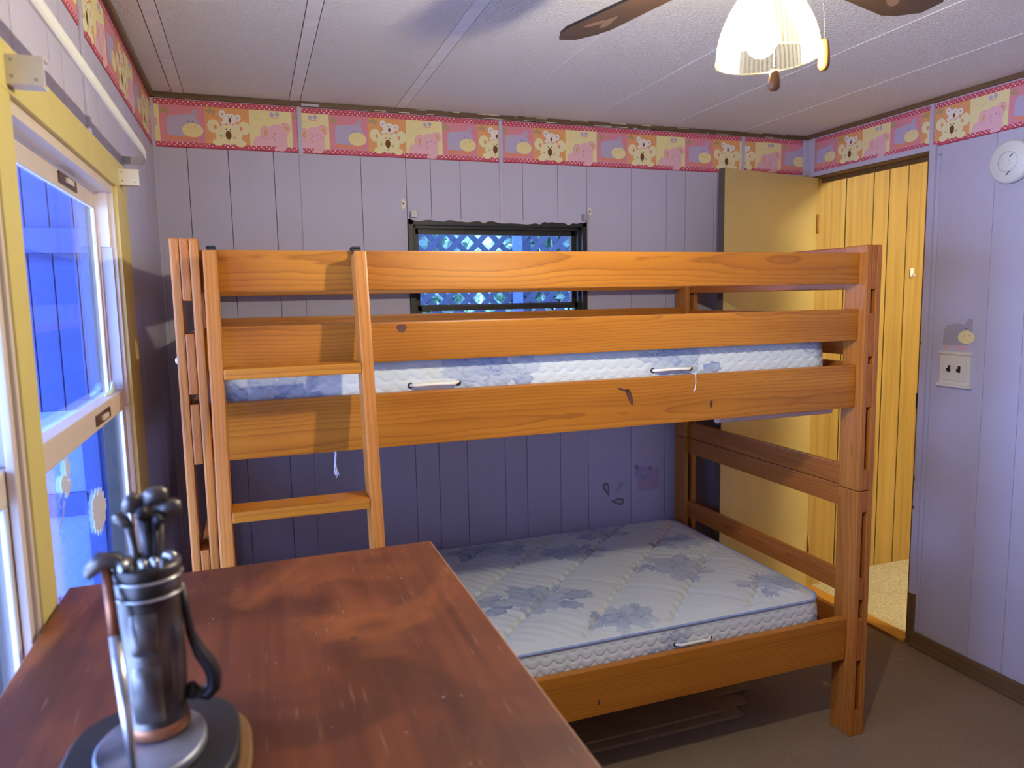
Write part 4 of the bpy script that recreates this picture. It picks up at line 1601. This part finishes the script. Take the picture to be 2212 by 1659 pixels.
p1 = unproj(1781, 85, 'y', -1.955)
pull_chain(p1.x, p1.y, p1.z + .075, p1.z, .050, .0095)
p2 = unproj(1673, 150, 'y', -2.01)
pull_chain(p2.x, p2.y, p2.z + .10, p2.z, .032, .009)

# ------------------------------------------------------------------ right wall items
sd = thing('smoke_detector', (W, -1.060, 1.975), 'round white smoke detector high on the right wall', 'smoke detector')
MS = Matrix.Translation((W, -1.060, 1.975)) @ Matrix.Rotation(-pi / 2, 4, 'Y')
G().lathe([(.070, 0), (.072, .008), (.0, .008)], 40).done('base_plate', WHITE, sd, M=MS)
G().lathe([(.074, .008), (.076, .013), (.075, .026), (.068, .032), (.034, .033), (.033, .034), (.001, .034)], 40, cap=True).done('cover', WHITE, sd, M=MS)
G().lathe([(.0345, .033), (.036, .0345), (.0345, .0345)], 32, cap=False).done('ring', VINYL_G, sd, M=MS)
g = G(); g.box(-.012, .012, -.007, .007, .034, .037, .002); g.done('test_button', WHITE, sd, M=MS @ Matrix.Rotation(.5, 4, 'Z'))
for k in range(3):
    g = G(); g.box(-.014, .014, -.0016, .0016, .0318, .0335)
    g.done('vent_slot', BLACK, sd, M=MS @ Matrix.Translation((-.037 + k * .0062, -.006 - k * .0062, 0)) @ Matrix.Rotation(-pi / 4, 4, 'Z'))
g = G(); g.box(-.008, .008, -.0015, .0015, .0338, .0346); g.done('vent_slot', BLACK, sd, M=MS @ Matrix.Translation((.020, -.012, 0)) @ Matrix.Rotation(-pi / 4, 4, 'Z'))

sw = thing('light_switch', (W, -.872, 1.21), 'double light switch in a cream stepped plate by the door', 'light switch')
ya, yb = -.939, -.806
board('plate', W - .008, W, ya, yb, 1.147, 1.274, CREAM, sw, .002)
board('top_ledge', W - .014, W, ya - .006, yb + .006, 1.268, 1.280, CREAM, sw, .003)
board('bottom_ledge', W - .016, W, ya - .008, yb + .008, 1.138, 1.152, CREAM, sw, .003)
board('raised_panel', W - .011, W - .008, ya + .016, yb - .016, 1.165, 1.256, CREAM, sw, .002)
for y in (-.851, -.895):
    s_ = board('slot', W - .0118, W - .0110, y - .0055, y + .0055, 1.198, 1.224, BLACK, sw, 0)
    board('toggle', W - .022, W - .0112, y - .004, y + .004, 1.210 - .008, 1.210 + .004, BLACK, s_, .001)

RW = lambda u, v, d: (W - d, -u, v)
hs = [(a, b) for a, b in ((.810, 1.305), (.812, 1.36), (.822, 1.382), (.85, 1.388), (.872, 1.391), (.895, 1.388), (.918, 1.385), (.935, 1.362), (.945, 1.335), (.93, 1.315), (.90, 1.305))]
decal('hippo_sticker', [(BC['rosy'], [(.812, 1.291), (.845, 1.291), (.845, 1.312), (.812, 1.312)]), (BC['rosy'], [(.866, 1.287), (.918, 1.287), (.918, 1.312), (.866, 1.312)]), (BC['grey'], hs), (BC['grey'], [(.895, 1.383), (.912, 1.403), (.932, 1.395), (.937, 1.355)]), (BC['grey'], ell(.924, 1.397, .013, .014, 12)),
                        (BC['muzzle'], ell(.912, 1.338, .036, .026, 20)), (BC['tan'], ell(.902, 1.342, .005, .005, 8)), (BC['tan'], ell(.925, 1.346, .005, .005, 8)), (BC['black'], ell(.91, 1.371, .002, .002, 6))],
      RW, 'grey hippo sticker above the light switch', 'sticker')
BWc = lambda u, v, d: (u, -d, v)


def drop(cx, cz, L, wd, rot):
    o = []
    for i in range(20):
        a = 2 * pi * i / 20
        r = (1 - math.cos(a)) / 2
        x, y = L * r * .5 * 2 - L * .5, wd * math.sin(a) * r * .9
        o.append((cx + x * math.cos(rot) - y * math.sin(rot), cz + x * math.sin(rot) + y * math.cos(rot)))
    return o


PET = flat('petal_grey', (130, 128, 120)); PET2 = flat('petal_light', (176, 170, 190)); PET3 = flat('petal_pale', (182, 172, 180))
decal('petal_sticker', [(PET3, drop(1.885, .625, .07, .022, .95)), (PET, drop(1.822, .622, .075, .028, 1.9)), (PET2, drop(1.8205, .628, .042, .014, 1.9)), (PET, drop(1.873, .562, .075, .030, -.12)), (PET2, drop(1.878, .562, .042, .015, -.12))],
      BWc, 'grey petal shaped wing sticker low on the back wall', 'sticker')
FA = flat('faded_bear', (176, 166, 196)); FB = flat('faded_bear2', (186, 168, 188)); FC = flat('faded_ear', (168, 144, 160))
decal('faded_animal_sticker', [(FB, [(1.985, .60), (2.10, .60), (2.10, .70), (2.05, .715), (1.985, .69)]), (FA, ell(2.01, .685, .042, .036, 18)), (FC, ell(1.978, .715, .012, .013, 10)), (FC, ell(2.05, .705, .012, .013, 10)), (PET, ell(2.0, .672, .004, .003, 6)), (PET, ell(2.02, .662, .005, .005, 6))],
      BWc, 'faded pinkish animal sticker on the back wall next to the bed post', 'sticker')
# nail in the right wall above the casing
G().tube([(W, -.758, 2.055), (W - .012, -.758, 2.056)], .003, 6).done('nail', METAL, label='small nail in the right wall beside the door head', cat='nail')
